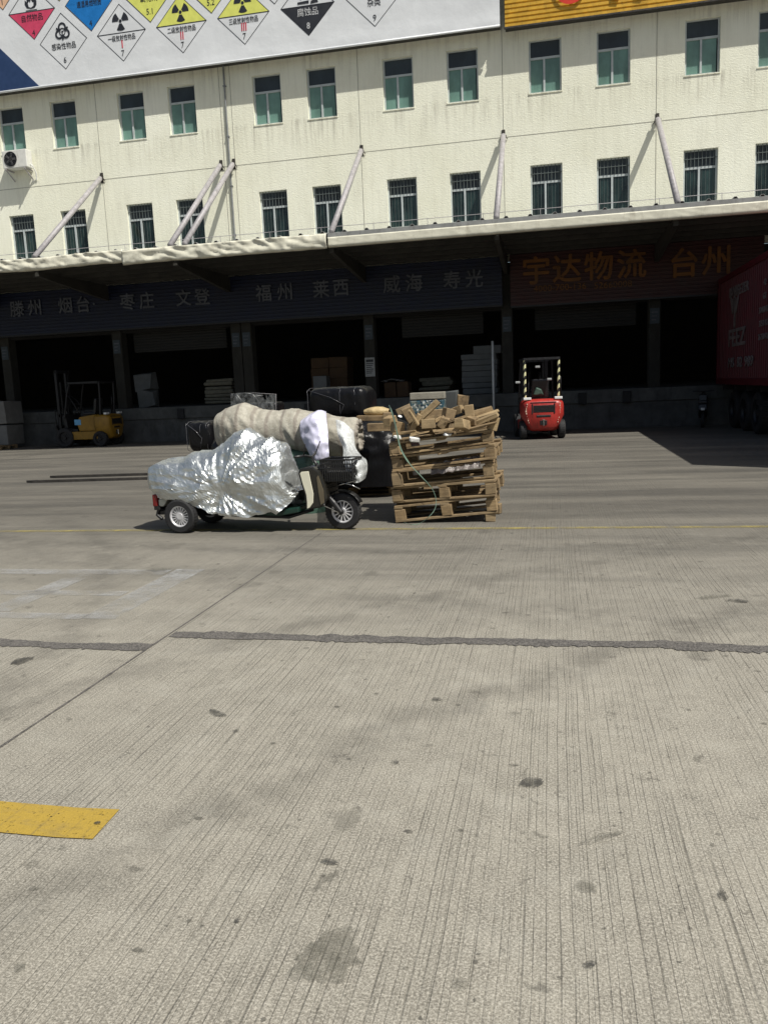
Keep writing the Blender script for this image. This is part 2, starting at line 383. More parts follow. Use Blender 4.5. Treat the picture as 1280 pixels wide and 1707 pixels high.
def text_mesh(body, size, bold=.0, ext=.008):
    k = (body, size, bold)
    if k in TXT: return TXT[k]
    c = bpy.data.curves.new('lettering', 'FONT'); c.body = body; c.size = size; c.align_x = 'CENTER'; c.align_y = 'CENTER'; c.extrude = ext; c.resolution_u = 2
    o = bpy.data.objects.new('lettering', c); COL.objects.link(o)
    dg = bpy.context.evaluated_depsgraph_get(); dg.update()
    me = bpy.data.meshes.new_from_object(o.evaluated_get(dg)); bpy.data.objects.remove(o); bpy.data.curves.remove(c)
    # centre on the glyph box
    xs = [v.co.x for v in me.vertices]; ys = [v.co.y for v in me.vertices]
    if xs:
        dx = (min(xs)+max(xs))/2; dy = (min(ys)+max(ys))/2
        for v in me.vertices: v.co.x -= dx; v.co.y -= dy
    if bold > .012:
        b = bmesh.new()
        for i, (ox, oy) in enumerate(((-.8, 0), (.8, .2), (0, -.8), (0, .8))):
            n0 = len(b.verts); b.from_mesh(me); b.verts.ensure_lookup_table()
            for v in b.verts[n0:]: v.co.x += ox*bold*size; v.co.y += oy*bold*size; v.co.z += i*.0012
        b.to_mesh(me); b.free()
    TXT[k] = me; return me
def text(name, body, size, loc, mat, parent, bold=.0, rot=(R(90), 0, 0), sx=1., ext=.008):
    me = text_mesh(body, size, bold, ext).copy(); me.materials.clear(); me.materials.append(M[mat])
    o = bpy.data.objects.new(name, me); COL.objects.link(o); o.parent = parent; o.location = loc; o.rotation_euler = rot; o.scale = (sx, 1, 1); return o
def eul(x, y, z): return Matrix.Rotation(z, 3, 'Z') @ Matrix.Rotation(y, 3, 'Y') @ Matrix.Rotation(x, 3, 'X')
def fbm(p, o=4, rid=False):
    a = 1.; s = 0.; t = 0.; q = Vector(p)
    for _ in range(o):
        n = noise.noise(q); s += a*((1-abs(n)*2) if rid else n); t += a; a *= .5; q = q*2.03+Vector((3.1, 1.7, 5.3))
    return s/t

# ------------------------------------------------------------------ ground and its markings
D = 25.68
mb = MB(); mb.poly([(-150, -80, 0), (150, -80, 0), (150, 150, 0), (-150, 150, 0)]); g = mb.build('ground', 'ground'); tag(g, kind='structure')

def strip(name, mat, ptsA, ptsB, z, **kw):
    mb = MB(); mb.grid([[(x, y, z) for x, y in ptsA], [(x, y, z) for x, y in ptsB]]); o = mb.build(name, mat); tag(o, kind='structure'); return o
def crack(name, x0, x1, yc, wdt, seed, slope=0.):
    n = int((x1-x0)/.012); a = []; b = []
    for i in range(n+1):
        x = x0+(x1-x0)*i/n; y = yc+slope*(x-x0)+.022*noise.noise((x*1.3, seed, 0))
        a.append((x, y-wdt/2*(1+.6*noise.noise((x*1.7, seed, 12))+.4*noise.noise((x*6, seed, 2))+.5*noise.noise((x*33, seed, 3)))))
        b.append((x, y+wdt/2*(1+.7*noise.noise((x*2.1, seed, 15))+.5*noise.noise((x*9, seed, 5))+.8*noise.noise((x*41, seed, 6))*abs(noise.noise((x*3, seed, 16)))*2)))
    return strip(name, 'tar', a, b, .004)
crack('asphalt_crack_filler', -2.455, 14, 4.69, .125, 1.)
crack('asphalt_crack_filler', -30, -2.48, 4.345, .12, 8., .003)
# saw-cut joint running toward the dock
def jointline(name, x, y0, y1, wd, seed):
    n = int((y1-y0)/.05); a = []; b = []
    for i in range(n+1):
        y = y0+(y1-y0)*i/n; dx = .006*noise.noise((y*1.2, seed, 0)); q = wd/2*(1+.8*noise.noise((y*9, seed, 1)))
        a.append((x+dx-q, y)); b.append((x+dx+q, y))
    return strip(name, M['tar'], a, b, .003)
jointline('slab_joint', -2.475, -12, 8.3, .014, 2.)
strip('yellow_line', 'pyellow2', [(-30, 8.46), (20, 8.46)], [(-30, 8.56), (20, 8.56)], .0045)
strip('yellow_block_marking', 'pyellow', [(-2.6, 2.365), (-2.2, 2.367), (-1.75, 2.362), (-1.615, 2.37)], [(-2.6, 2.565), (-2.2, 2.57), (-1.8, 2.563), (-1.625, 2.572)], .005)
mb = MB()
for x0, x1, y0, y1 in ((-5.6, -3.35, 6.33, 6.52), (-5.6, -3.35, 5.62, 5.76), (-5.6, -3.3, 4.98, 5.12), (-3.32, -3.05, 5.0, 6.55), (-4.22, -4.0, 5.14, 6.31)):
    mb.poly([(x0, y0, .0045), (x1, y0, .0045), (x1, y1, .0045), (x0, y1, .0045)])
# butt the pieces so that none overlaps
o = mb.build('worn_white_marking', 'pwhite'); tag(o, kind='structure')
def blob(name, mat, x, y, rx, ry, seed, rot=0., z=.0065, n=48):
    pts = []
    for k in range(n):
        a = 2*math.pi*k/n; r = 1+.45*noise.noise((math.cos(a)*1.4, math.sin(a)*1.4, seed))+.35*noise.noise((math.cos(a)*5, math.sin(a)*5, seed))
        px, py = rx*r*math.cos(a), ry*r*math.sin(a); pts.append((x+px*math.cos(rot)-py*math.sin(rot), y+px*math.sin(rot)+py*math.cos(rot), z))
    mb = MB(); mb.poly(pts); o = mb.build(name, mat); tag(o, kind='structure'); return o
def gp(px, py):
    d = fwd+(px-640)/F_PX*rgt-(py-853.5)/F_PX*upv; q = CP+d*(-EYE/d.z); return q.x, q.y
for i, (px, py, rx, ry, m) in enumerate([(38, 1103, .065, .07, 'stain'), (885, 1306, .05, .05, 'stain'), (860, 1190, .03, .02, 'stainl'), (362, 1190, .07, .03, 'stain'), (394, 1220, .014, .014, 'stain'), (547, 1595, .10, .12, 'stainl'),
        (975, 1480, .045, .03, 'stainl'), (1205, 1495, .012, .035, 'stain'), (660, 1272, .018, .018, 'stain'), (163, 1375, .013, .013, 'stain'), (396, 1538, .01, .01, 'stain'), (770, 1645, .03, .02, 'stainl'), (35, 1615, .02, .02, 'stainl'),
        (1190, 996, .16, .05, 'stainl'), (1230, 1003, .07, .04, 'stain'), (728, 1168, .03, .02, 'stain'), (713, 1245, .03, .012, 'stainl'), (983, 1612, .022, .014, 'stain'), (262, 951, .13, .07, 'stainl'), (550, 1440, .035, .012, 'stain'), (1000, 1400, .09, .02, 'stainl')]):
    x, y = gp(px, py); blob('ground_stain', m, x, y, rx*.85, ry*.85, i*3.7, random.uniform(-.6, .6), .0065+i*.0002)

mb = MB(); rs = random.Random(5)
for k in range(300):
    y = 1.6+9*rs.random()**1.3; x = rs.uniform(-.75, .45)*y-.1; r = rs.choice((.002, .003, .004, .005, .008))*(1+.16*y); n = 9; a0 = rs.random()*6; e = rs.uniform(.5, 1.6)
    mb.poly([(x+r*e*math.cos(a0+2*math.pi*q/n)*(1+.5*rs.uniform(-1, 1)), y+r*math.sin(a0+2*math.pi*q/n)*(1+.5*rs.uniform(-1, 1)), (.0024)+k*.000004) for q in range(n)])
o = mb.build('ground_spots', mat_worn('spot_grime', (.09, .085, .07), .3, .7, 30., .75)); tag(o, kind='structure')

# ------------------------------------------------------------------ warehouse
WX = [-18.15, -16.19, -13.75, -11.97, -9.1, -7.33, -4.93, -2.98, -.57, 1.35, 3.76, 5.68]; WW = .932
ZU = (9.86, 11.325); ZL = (6.40, 7.862)
XJ = [-18.85, -14.52, -10.2, -9.83, -5.7, -1.34, 3.0]
bld = new_empty('warehouse', (0, D, 0), 0, 'long cream stucco warehouse with two rows of windows above the loading dock', 'building')
def B(mb, name, mat, parent=bld, **kw):
    # parts are drawn in world coordinates: shift to the empty
    for v in mb.b.verts: v.co.y -= D
    return mb.build(name, mat, parent, **kw)
mb = MB(); X0, X1, Z0, Z1 = -34., 18., 5.15, 16.2
xs = sorted({X0, X1, *[q for x in WX for q in (x, x+WW)]}); zs = [Z0, ZL[0], ZL[1], ZU[0], ZU[1], Z1]
for i in range(len(xs)-1):
    for j in range(len(zs)-1):
        hole = any(abs(xs[i]-x) < 1e-6 for x in WX) and j in (1, 3)
        a, b, c, d = xs[i], xs[i+1], zs[j], zs[j+1]
        if not hole: mb.poly([(a, D, c), (b, D, c), (b, D, d), (a, D, d)])
        else:
            q = D+.16
            mb.poly([(a, D, c), (a, q, c), (a, q, d), (a, D, d)]); mb.poly([(b, D, c), (b, q, c), (b, q, d), (b, D, d)])
            mb.poly([(a, D, c), (b, D, c), (b, q, c), (a, q, c)]); mb.poly([(a, D, d), (b, D, d), (b, q, d), (a, q, d)])
for x in (X0, X1): mb.poly([(x, D, 0), (x, 45, 0), (x, 45, Z1), (x, D, Z1)])
mb.poly([(X0, D, Z1), (X1, D, Z1), (X1, 45, Z1), (X0, 45, Z1)])
wall = B(mb, 'wall', 'wall')
mb = MB(); mb.bb(X0+.05, X1-.05, D+.35, D+.5, 5.2, Z1-.05); B(mb, 'light_block_backing', 'dark')  # unseen dark backing added behind the windows to block light
# painted grid lines scored in the stucco
mb = MB(); mb.bb(X0+.1, X1-.1, D-.004, D-.001, 8.722, 8.738)
for x in XJ: mb.bb(x-.008, x+.008, D-.005, D-.0015, 5.2, 11.8)
B(mb, 'score_line', simple('score_line_grey', (.33, .32, .27), .9))
# windows
def window(x, z0, z1, kind):
    yy = D+.10; zt = z0+(z1-z0)*.665; xm = x+WW*.47; t = .05
    f = MB()
    f.bb(x, x+t, yy, yy+.06, z0, z1); f.bb(x+WW-t, x+WW, yy, yy+.06, z0, z1)
    f.bb(x+t, x+WW-t, yy, yy+.06, z0, z0+t); f.bb(x+t, x+WW-t, yy-.003, yy+.06, zt-.03, zt+.03)
    f.bb(x+t, x+WW-t, yy+.01, yy+.06, z1-.03, z1)
    f.bb(xm-.028, xm+.028, yy-.008, yy+.05, z0+t, zt-.03)
    fr = B(f, 'window', 'frame')
    def sub(mb, name, mat):
        for v in mb.b.verts: v.co.y -= D
        return mb.build(name, mat, fr)
    slide = .03 if random.random() < .4 else 0
    m = MB(); m.bb(x+t, xm-.028, yy+.03, yy+.036, z0+t, zt-.03); sub(m, 'pane', 'teal' if kind else 'paned')
    m = MB(); m.bb(xm+.028, x+WW-t-slide, yy+.022+slide*.3, yy+.028+slide*.3, z0+t, zt-.03); sub(m, 'pane', 'teal' if kind else 'paned')
    m = MB(); m.bb(x+t, x+WW-t, yy+.04, yy+.046, zt+.03, z1-.03); sub(m, 'transom_pane', 'tealdark')
    if not kind:
        m = MB()
        for k in range(1, 9):
            bx = x+WW*k/9; m.tube([(bx, yy+.018, z0+t), (bx, yy+.018, zt-.03)], .0045, 5); m.tube([(bx, yy-.02, zt+.03), (bx, yy-.02, z1)], .009, 5)
        m.bb(x, x+WW, yy-.03, yy-.012, zt+(z1-zt)*.5, zt+(z1-zt)*.5+.016)
        sub(m, 'security_bars', simple('grey_bars', (.10, .12, .115), .6))
    # sill drip edge
    s_ = MB(); s_.bb(x-.02, x+WW+.02, D-.02, D+.098, z0-.03, z0-.001); sub(s_, 'sill', 'wall')
for x in WX: window(x, *ZU, 1)
for x in WX: window(x, *ZL, 0)
# columns, lintel and interior
for x in XJ:
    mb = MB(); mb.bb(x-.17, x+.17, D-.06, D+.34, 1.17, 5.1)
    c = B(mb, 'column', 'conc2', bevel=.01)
    m = MB(); m.bb(x-.13, x+.13, D-.085, D-.063, 3.05, 3.5)
    for v in m.b.verts: v.co.y -= D
    p = m.build('bay_number_plate', 'plate', c)
    for k, zz in enumerate((3.38, 3.27, 3.16)):
        m = MB(); m.bb(x-.09, x+.09-.03*k, D-.092, D-.088, zz-.018, zz+.018)
        for v in m.b.verts: v.co.y -= D
        m.build('plate_lettering', 'letd', c)
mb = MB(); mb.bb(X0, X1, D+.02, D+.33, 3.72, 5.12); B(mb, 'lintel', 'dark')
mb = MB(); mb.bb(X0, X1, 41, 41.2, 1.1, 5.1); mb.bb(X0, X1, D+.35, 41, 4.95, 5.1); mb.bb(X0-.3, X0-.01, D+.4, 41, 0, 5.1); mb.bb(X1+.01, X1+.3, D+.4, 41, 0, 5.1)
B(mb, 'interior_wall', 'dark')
mb = MB()
for x, w_ in ((-12.4, 3.4), (-3.4, 2.6), (1., 3.)):
    mb = MB(); mb.grid([[(x-w_/2, D+.34+(.02 if k % 2 else 0), 3.74-.045*k), (x+w_/2, D+.34+(.02 if k % 2 else 0), 3.74-.045*k)] for k in range(16)])
    B(mb, 'roller_shutter', simple('shutter_grey', (.02, .02, .019), .8))
# expansion-joint downpipe
mb = MB(); mb.tube([(-10.0, D-.05, 5.7), (-10.0, D-.05, 11.75)], .028, 10)
for z in (6.6, 8.1, 9.6, 11.1): mb.bb(-10.05, -9.95, D-.08, D-.001, z, z+.03)
B(mb, 'downpipe', 'pipeg')

# loading dock
dock = new_empty('loading_dock', (0, D, 0), 0, 'long raised dark concrete loading platform along the foot of the warehouse', 'loading dock')
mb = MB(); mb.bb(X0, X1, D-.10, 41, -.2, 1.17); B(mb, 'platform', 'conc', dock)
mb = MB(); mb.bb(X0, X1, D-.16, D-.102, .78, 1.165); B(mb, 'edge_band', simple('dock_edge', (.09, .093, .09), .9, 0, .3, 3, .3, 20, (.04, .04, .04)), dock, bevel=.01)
for x in (-12.3, -7.8, -3.5, .9, 2.2):
    mb = MB(); mb.bb(x-.12, x+.12, D-.26, D-.163, .75, 1.1); B(mb, 'bumper', 'rubber', dock, bevel=.02)

# ------------------------------------------------------------------ canopy
can = new_empty('canopy', (0, D, 0), 0, 'long metal dock canopy with a dented pale fascia hung from pipe struts', 'canopy')
YE = 21.4
mb = MB()
cols = []; x = X0
P = []
for yy, zz in ((YE-.04, 5.60), (YE+2, 5.58), (D-.02, 5.55)):
    row = []; x = X0
    while x < X1:
        row += [(x, yy, zz), (x+.44, yy, zz), (x+.48, yy, zz+.055), (x+.54, yy, zz+.055), (x+.58, yy, zz)]; x += .6
    P.append(row)
mb.grid(P); B(mb, 'roof_sheet', 'roofg', can, solid=.012)
mb = MB(); mb.bb(X0, X1, YE+.1, D-.02, 5.40, 5.44)
for k in range(5): mb.bb(X0, X1, YE+.35+k*.85, YE+.43+k*.85, 5.28, 5.398)
B(mb, 'soffit', 'under', can)
for x in [-18.85, -14.52, -10.2, -5.7, -1.34, 3.0, 7.3]:
    mb = MB(); mb.prism([(x-.06, YE+.12, 5.27), (x-.06, D-.05, 5.27), (x-.06, D-.05, 4.75), (x-.06, YE+.12, 5.12)], (.12, 0, 0)); B(mb, 'cantilever_beam', 'under', can)
def fascia(x0, x1, zt, zb, amp, seed, y):
    nx = int((x1-x0)/.035); P = []
    for j in range(9):
        t = j/8; row = []
        for i in range(nx+1):
            x = x0+(x1-x0)*i/nx
            dy = amp*.8*(fbm((x*1.1+t*.6, t*1.0, seed), 5, True)-.3)+amp*.7*(1-2*abs(noise.noise((x*2.6-t*1.7, t*1.5+x*.4, seed+3))))
            dz = amp*.7*noise.noise((x*.45, seed, 9))+amp*.22*noise.noise((x*2.8, seed, t))
            z = zt+(zb-zt)*t+dz
            yo = (0 if t < .85 else (t-.85)*.35)
            row.append((x, y-dy+yo, z))
        P.append(row)
    mb = MB(); mb.grid(P); return mb
def fl(x): return 5.215+(x+5.76)*(-.0125)
mb = fascia(X0, -11.62, 5.60, 5.26, .055, 2, YE-.1); B(mb, 'fascia', 'fascia', can, smooth=True, solid=.008, label='crumpled pale fascia sheet')
mb = fascia(-11.64, -5.76, 5.58, 5.20, .058, 5, YE-.13); B(mb, 'fascia', 'fascia', can, smooth=True, solid=.008, label='dented bulging pale fascia sheet')
mb = fascia(-5.75, X1, 5.49, 5.23, .006, 9, YE-.07); B(mb, 'fascia', 'fascia', can, smooth=True, solid=.008, label='smooth cream fascia sheet')
mb = MB(); mb.bb(-5.75, X1, YE-.06, YE-.03, 5.44, 5.60); B(mb, 'edge_trim', 'roofg', can)
mb = MB(); pz = 5.86
mb.tube([(X0, YE+.45, pz), (X1, YE+.45, pz-.02)], .008, 5)
x = X0+.4
while x < X1: mb.tube([(x, YE+.45, 5.58), (x, YE+.45, pz)], .008, 5); x += 1.45
B(mb, 'safety_rail', 'steel', can)
for x in [-18.95, -14.53, -10.31, -9.88, -5.68, -1.34, 3.03, 7.4]:
    a = Vector((x, D-.12, 8.74)); e = Vector((x, YE+.12, 5.66))
    mb = MB(); mb.tube([a, e], .078, 14); st = B(mb, 'strut', 'steel', can, smooth=False)
    for p in st.data.polygons: p.use_smooth = True
    m = MB(); m.prism([(x-.012, D-.001, 8.68), (x-.012, D-.001, 8.90), (x-.012, D-.17, 8.76), (x-.012, D-.17, 8.68)], (.024, 0, 0)); m.bb(x-.05, x+.05, D-.014, D-.001, 8.62, 8.94)
    m.tube([(x-.09, D-.12, 8.74), (x+.09, D-.12, 8.74)], .025, 8); m.tube([(x-.11, D-.02, 8.66), (x, D-.10, 8.92), (x+.11, D-.02, 8.66)], .012, 6)
    for v in m.b.verts: v.co.y -= D
    m.build('wall_bracket', 'rust', st)

# ------------------------------------------------------------------ signs
YB = 25.28
ban = new_empty('hazard_class_banner', (0, YB, 0), 0, 'huge white banner of diamond hazard symbols with a navy corner, high on the facade', 'banner')
def SB(mb, name, mat, parent, y0=YB, **kw):
    for v in mb.b.verts: v.co.y -= y0
    return mb.build(name, mat, parent, **kw)
P = []
for j in range(40):
    z = 11.66+(16-11.66)*j/39; row = []
    for i in range(220):
        x = -26+(-1.36+26)*i/219; e = math.exp(-(z-11.66)*1.3)
        y = YB+.02*e*(noise.noise((x*.9, z*5, 1))-1)*min(1, max(0, (12.1-z)*3))*max(0, min(1, (x+15.4)/2))+.0015*noise.noise((x*.3, z*1.8+x*.35, 4))
        row.append((x, y, z))
    P.append(row)
mb = MB(); mb.grid(P); SB(mb, 'sheet', 'banner', ban, smooth=True)
mb = MB(); mb.bb(-26, -1.37, YB+.03, D-.01, 11.70, 16); SB(mb, 'frame_box', 'under', ban)
mb = MB(); mb.tube([(-26, YB, 11.66), (-13.4, YB, 11.665), (-6, YB-.005, 11.655), (-1.36, YB, 11.66)], .035, 8); SB(mb, 'bottom_hem', 'banner', ban, smooth=True)
mb = MB(); mb.prism([(-26, YB-.006, 11.70), (-16.24, YB-.006, 11.70), (-18.3, YB-.006, 13.78), (-26, YB-.006, 14.6)], (0, .006, 0)); SB(mb, 'navy_corner', 'navy', ban)
HD = .845
def dia(k, zc, fills, texts, sym=None):
    """hazard diamond: fills = (upper colour, lower colour)"""
    x = -16.24+1.02*k; y = YB-.005
    def P(dx, dz, dy=0): return (x+dx, y+dy, zc+dz)
    m = MB(); h = HD
    for a, b in (((0, h), (h, 0)), ((h, 0), (0, -h)), ((0, -h), (-h, 0)), ((-h, 0), (0, h))):
        ax, az = a; bx, bz = b; s_ = 1-.03
        m.prism([P(ax, az), P(bx, bz), P(bx*s_, bz*s_), P(ax*s_, az*s_)], (0, .008, 0))
    if sym == 'half': m.prism([P(-h*.97, .012), P(h*.97, .012), P(h*.97, -.012), P(-h*.97, -.012)], (0, .008, 0))
    fr = SB(m, 'hazard_diamond', 'ink', ban)
    q = h*.968
    if fills[0]: m = MB(); m.prism([P(-q, .013, .002), P(0, q, .002), P(q, .013, .002)], (0, .005, 0)); SB(m, 'upper_field', fills[0], fr)
    if fills[1]: m = MB(); m.prism([P(-q, .011 if fills[0] == fills[1] else -.013, .0025), P(q, .011 if fills[0] == fills[1] else -.013, .0025), P(0, -q, .0025)], (0, .005, 0)); SB(m, 'lower_field', fills[1], fr)
    for body, dx, dz, size, mt, bold, sx in texts:
        t = text('lettering', body, size, (x+dx, y-YB-.002, zc+dz), mt, fr, bold, sx=sx, ext=.002)
    return fr, x, zc, y
def sector(m, x, z, y, r0, r1, a0, a1, n=8):
    pts = [(x+r1*math.cos(R(a0+(a1-a0)*i/n)), y, z+r1*math.sin(R(a0+(a1-a0)*i/n))) for i in range(n+1)]+[(x+r0*math.cos(R(a1+(a0-a1)*i/n)), y, z+r0*math.sin(R(a1+(a0-a1)*i/n))) for i in range(n+1)]
    m.prism(pts, (0, .006, 0))
def trefoil(fr, x, z, y):
    m = MB()
    for a in (30, 150, 270): sector(m, x, z, y-.003, .075, .28, a-30, a+30)
    sector(m, x, z, y-.003, .001, .05, 0, 359, 16); SB(m, 'trefoil_symbol', 'ink', fr)
def flame(fr, x, z, y, mt='ink'):
    m = MB(); pts = [(0, -.2), (-.15, -.17), (-.22, -.05), (-.2, .08), (-.14, .0), (-.13, .14), (-.04, .3), (-.02, .16), (.06, .24), (.08, .1), (.16, .17), (.21, 0), (.2, -.1), (.13, -.18)]
    inner = [(0, -.17), (-.08, -.14), (-.1, -.04), (-.05, .02), (-.03, -.05), (.02, .06), (.06, -.03), (.1, -.02), (.09, -.12)]
    m.prism([(x+a, y-.003, z+b) for a, b in pts], (0, .006, 0)); m.prism([(x-.2, y-.003, z-.25), (x+.2, y-.003, z-.25), (x+.2, y-.003, z-.23), (x-.2, y-.003, z-.23)], (0, .006, 0))
    SB(m, 'flame_symbol', mt, fr)
    m = MB(); m.prism([(x+a, y-.006, z+b) for a, b in inner], (0, .002, 0)); SB(m, 'flame_core', 'banner' if mt == 'ink' else 'pblue', fr)
def biohazard(fr, x, z, y):
    m = MB()
    for a in (90, 210, 330):
        cx, cz = x+.135*math.cos(R(a)), z+.135*math.sin(R(a)); sector(m, cx, cz, y-.003-.001*(a/90), .085, .145, a-140, a+140, 20)
    sector(m, x, z, y-.008, .09, .115, 0, 359, 20); sector(m, x, z, y-.009, .001, .03, 0, 359, 12)
    for a in (30, 150, 270): sector(m, x, z, y-.010, .02, .24, a-7, a+7, 2)
    SB(m, 'biohazard_symbol', 'ink', fr)
Zu, Zl, Z3 = 13.94, 12.93, 14.95
f, x, z, y = dia(0, Zu, (None, 'pred'), [('自然物品', 0, -.18, .23, 'ink', 0, .88), ('4', 0, -.63, .24, 'ink', 0, .9)], 'half'); flame(f, x, z+.28, y)
f, x, z, y = dia(1, Zl, (None, None), [('感染性物品', 0, -.14, .215, 'ink', 0, .82), ('6', 0, -.56, .25, 'ink', .01, .9)]); biohazard(f, x, z+.28, y)
f, x, z, y = dia(2, Zu, ('pblue', 'pblue'), [('遇湿易燃物质', 0, -.02, .20, 'ink', 0, .72), ('4', 0, -.6, .24, 'ink', 0, .9)]); flame(f, x, z+.35, y)
f, x, z, y = dia(3, Zl, (None, None), [('一级放射性物品', 0, -.145, .19, 'ink', 0, .72), ('7', 0, -.60, .25, 'ink', .01, .9)], 'half'); trefoil(f, x, z+.34, y)
m = MB(); m.prism([(x-.018, y-.004, z-.45), (x+.018, y-.004, z-.45), (x+.018, y-.004, z-.22), (x-.018, y-.004, z-.22)], (0, .005, 0)); SB(m, 'category_stroke', 'redline', f)
f, x, z, y = dia(4, Zu, ('pyel', 'pyel'), [('氧化剂', 0, -.13, .24, 'ink', 0, .85), ('5.1', 0, -.52, .25, 'ink', .01, .85)])
f, x, z, y = dia(5, Zl, ('pyel', None), [('二级放射性物品', 0, -.145, .19, 'ink', 0, .72), ('7', 0, -.60, .25, 'ink', .01, .9)], 'half'); trefoil(f, x, z+.34, y)
m = MB()
for q in (-.035, .035): m.prism([(x+q-.016, y-.004, z-.45), (x+q+.016, y-.004, z-.45), (x+q+.016, y-.004, z-.22), (x+q-.016, y-.004, z-.22)], (0, .005, 0))
SB(m, 'category_stroke', 'redline', f)
dia(6, Zu, ('pyel', 'pyel'), [('有机过氧化物', 0, -.10, .18, 'ink', 0, .8), ('5.2', 0, -.52, .25, 'ink', .01, .85)])
f, x, z, y = dia(7, Zl, ('pyel', None), [('三级放射性物品', 0, -.145, .19, 'ink', 0, .72), ('7', 0, -.60, .25, 'ink', .01, .9)], 'half'); trefoil(f, x, z+.34, y)
m = MB()
for q in (-.065, 0, .065): m.prism([(x+q-.016, y-.004, z-.45), (x+q+.016, y-.004, z-.45), (x+q+.016, y-.004, z-.22), (x+q-.016, y-.004, z-.22)], (0, .005, 0))
SB(m, 'category_stroke', 'redline', f)
dia(8, Zu, (None, None), [])
f, x, z, y = dia(9, Zl, (None, 'ink'), [('腐蚀品', 0, -.17, .25, 'letw', .01, .9), ('8', 0, -.56, .25, 'letw', .015, .9)], 'half')
m = MB(); m.prism([(x-.3, y-.004, z+.06), (x+.05, y-.004, z+.06), (x+.05, y-.004, z+.14), (x-.3, y-.004, z+.12)], (0, .005, 0)); m.prism([(x+.1, y-.004, z+.04), (x+.34, y-.004, z+.06), (x+.3, y-.004, z+.17), (x+.12, y-.004, z+.12)], (0, .005, 0))
m.prism([(x-.22, y-.004, z+.2), (x-.05, y-.004, z+.45), (x-.02, y-.004, z+.42), (x-.18, y-.004, z+.18)], (0, .005, 0)); SB(m, 'corrosion_symbol', 'ink', f)
dia(11, Zl, (None, None), [('杂类', 0, -.17, .23, 'ink', .005, .9), ('9', 0, -.60, .26, 'ink', .01, .9)])
dia(-1, Z3, ('porange', 'porange'), [('1', 0, -.60, .25, 'ink', .01, .9)]); dia(1, Z3, ('pyel', 'pyel'), [])

ys = new_empty('amber_shop_sign', (0, YB, 0), 0, 'ribbed amber sign with red lettering beside the hazard banner', 'sign')
P = []
zz = 11.60
while zz < 14.4:
    for dy, dz in ((0, 0), (0, .075), (.03, .085), (.03, .115)): P.append([(-1.22, YB+dy, zz+dz), (13., YB+dy, zz+dz)])
    zz += .125
mb = MB(); mb.grid(P); SB(mb, 'ribbed_panel', 'signyel', ys)
mb = MB(); mb.bb(-1.22, 13., YB+.05, D-.01, 11.62, 14.4); SB(mb, 'frame_box', 'under', ys)
mb = MB(); mb.bb(-1.25, 13., YB-.02, YB+.05, 11.555, 11.6); SB(mb, 'bottom_rail', 'rust', ys)
m = MB(); sector(m, .62, 12.42, YB-.06, .36, .46, 170, 375, 24); sector(m, .70, 12.42, YB-.06, .14, .22, 200, 330, 16); m.prism([(.66, YB-.06, 12.1), (.74, YB-.06, 12.1), (.98, YB-.06, 12.6), (.9, YB-.06, 12.6)], (0, .04, 0)); SB(m, 'red_emblem', 'signred', ys)
for x in (1.86, 2.5): 
    m = MB(); m.prism([(x-.12, YB-.06, 11.93), (x+.08, YB-.06, 11.9), (x+.14, YB-.06, 12.9), (x-.06, YB-.06, 12.9)], (0, .04, 0)); m.prism([(x-.3, YB-.06, 12.25), (x+.3, YB-.06, 12.29), (x+.3, YB-.06, 12.37), (x-.3, YB-.06, 12.33)], (0, .035, 0)); SB(m, 'red_character', 'signred', ys)

def board(name, label, x0, x1, z0, z1, mat, y, rib=.11):
    s_ = new_empty(name, (0, y, 0), 0, label, 'sign'); P = []; zz = z0
    while zz < z1:
        for dy, dz in ((0, 0), (0, rib*.6), (.025, rib*.7), (.025, rib*.95)): P.append([(x0, y+dy, zz+dz), (x1, y+dy, zz+dz)])
        zz += rib
    mb = MB(); mb.grid(P); SB(mb, 'ribbed_panel', mat, s_, y)
    mb = MB(); mb.bb(x0, x1, y+.04, y+.16, z0, z1); mb.bb(x0, x1, y-.02, y+.16, z0-.05, z0-.002); SB(mb, 'backing_frame', 'blackm', s_, y)
    return s_
YS = 25.3
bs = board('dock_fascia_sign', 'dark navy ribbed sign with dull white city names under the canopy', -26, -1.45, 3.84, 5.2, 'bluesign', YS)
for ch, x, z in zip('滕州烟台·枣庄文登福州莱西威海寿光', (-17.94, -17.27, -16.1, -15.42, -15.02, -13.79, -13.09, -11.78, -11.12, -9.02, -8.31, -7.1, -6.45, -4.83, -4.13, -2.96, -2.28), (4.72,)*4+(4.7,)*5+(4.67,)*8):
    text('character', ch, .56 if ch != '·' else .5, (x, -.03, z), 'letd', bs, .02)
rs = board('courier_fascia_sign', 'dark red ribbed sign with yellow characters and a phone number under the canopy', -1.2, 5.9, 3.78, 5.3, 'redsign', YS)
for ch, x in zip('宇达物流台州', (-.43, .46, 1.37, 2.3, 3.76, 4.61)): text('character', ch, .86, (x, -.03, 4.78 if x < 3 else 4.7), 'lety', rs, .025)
text('phone_number', '4000-700-136', .26, (.25, -.03, 4.24), 'lety', rs, .01, sx=1.05); text('phone_number', '52660008', .26, (1.78, -.03, 4.22), 'lety', rs, .01, sx=1.05)

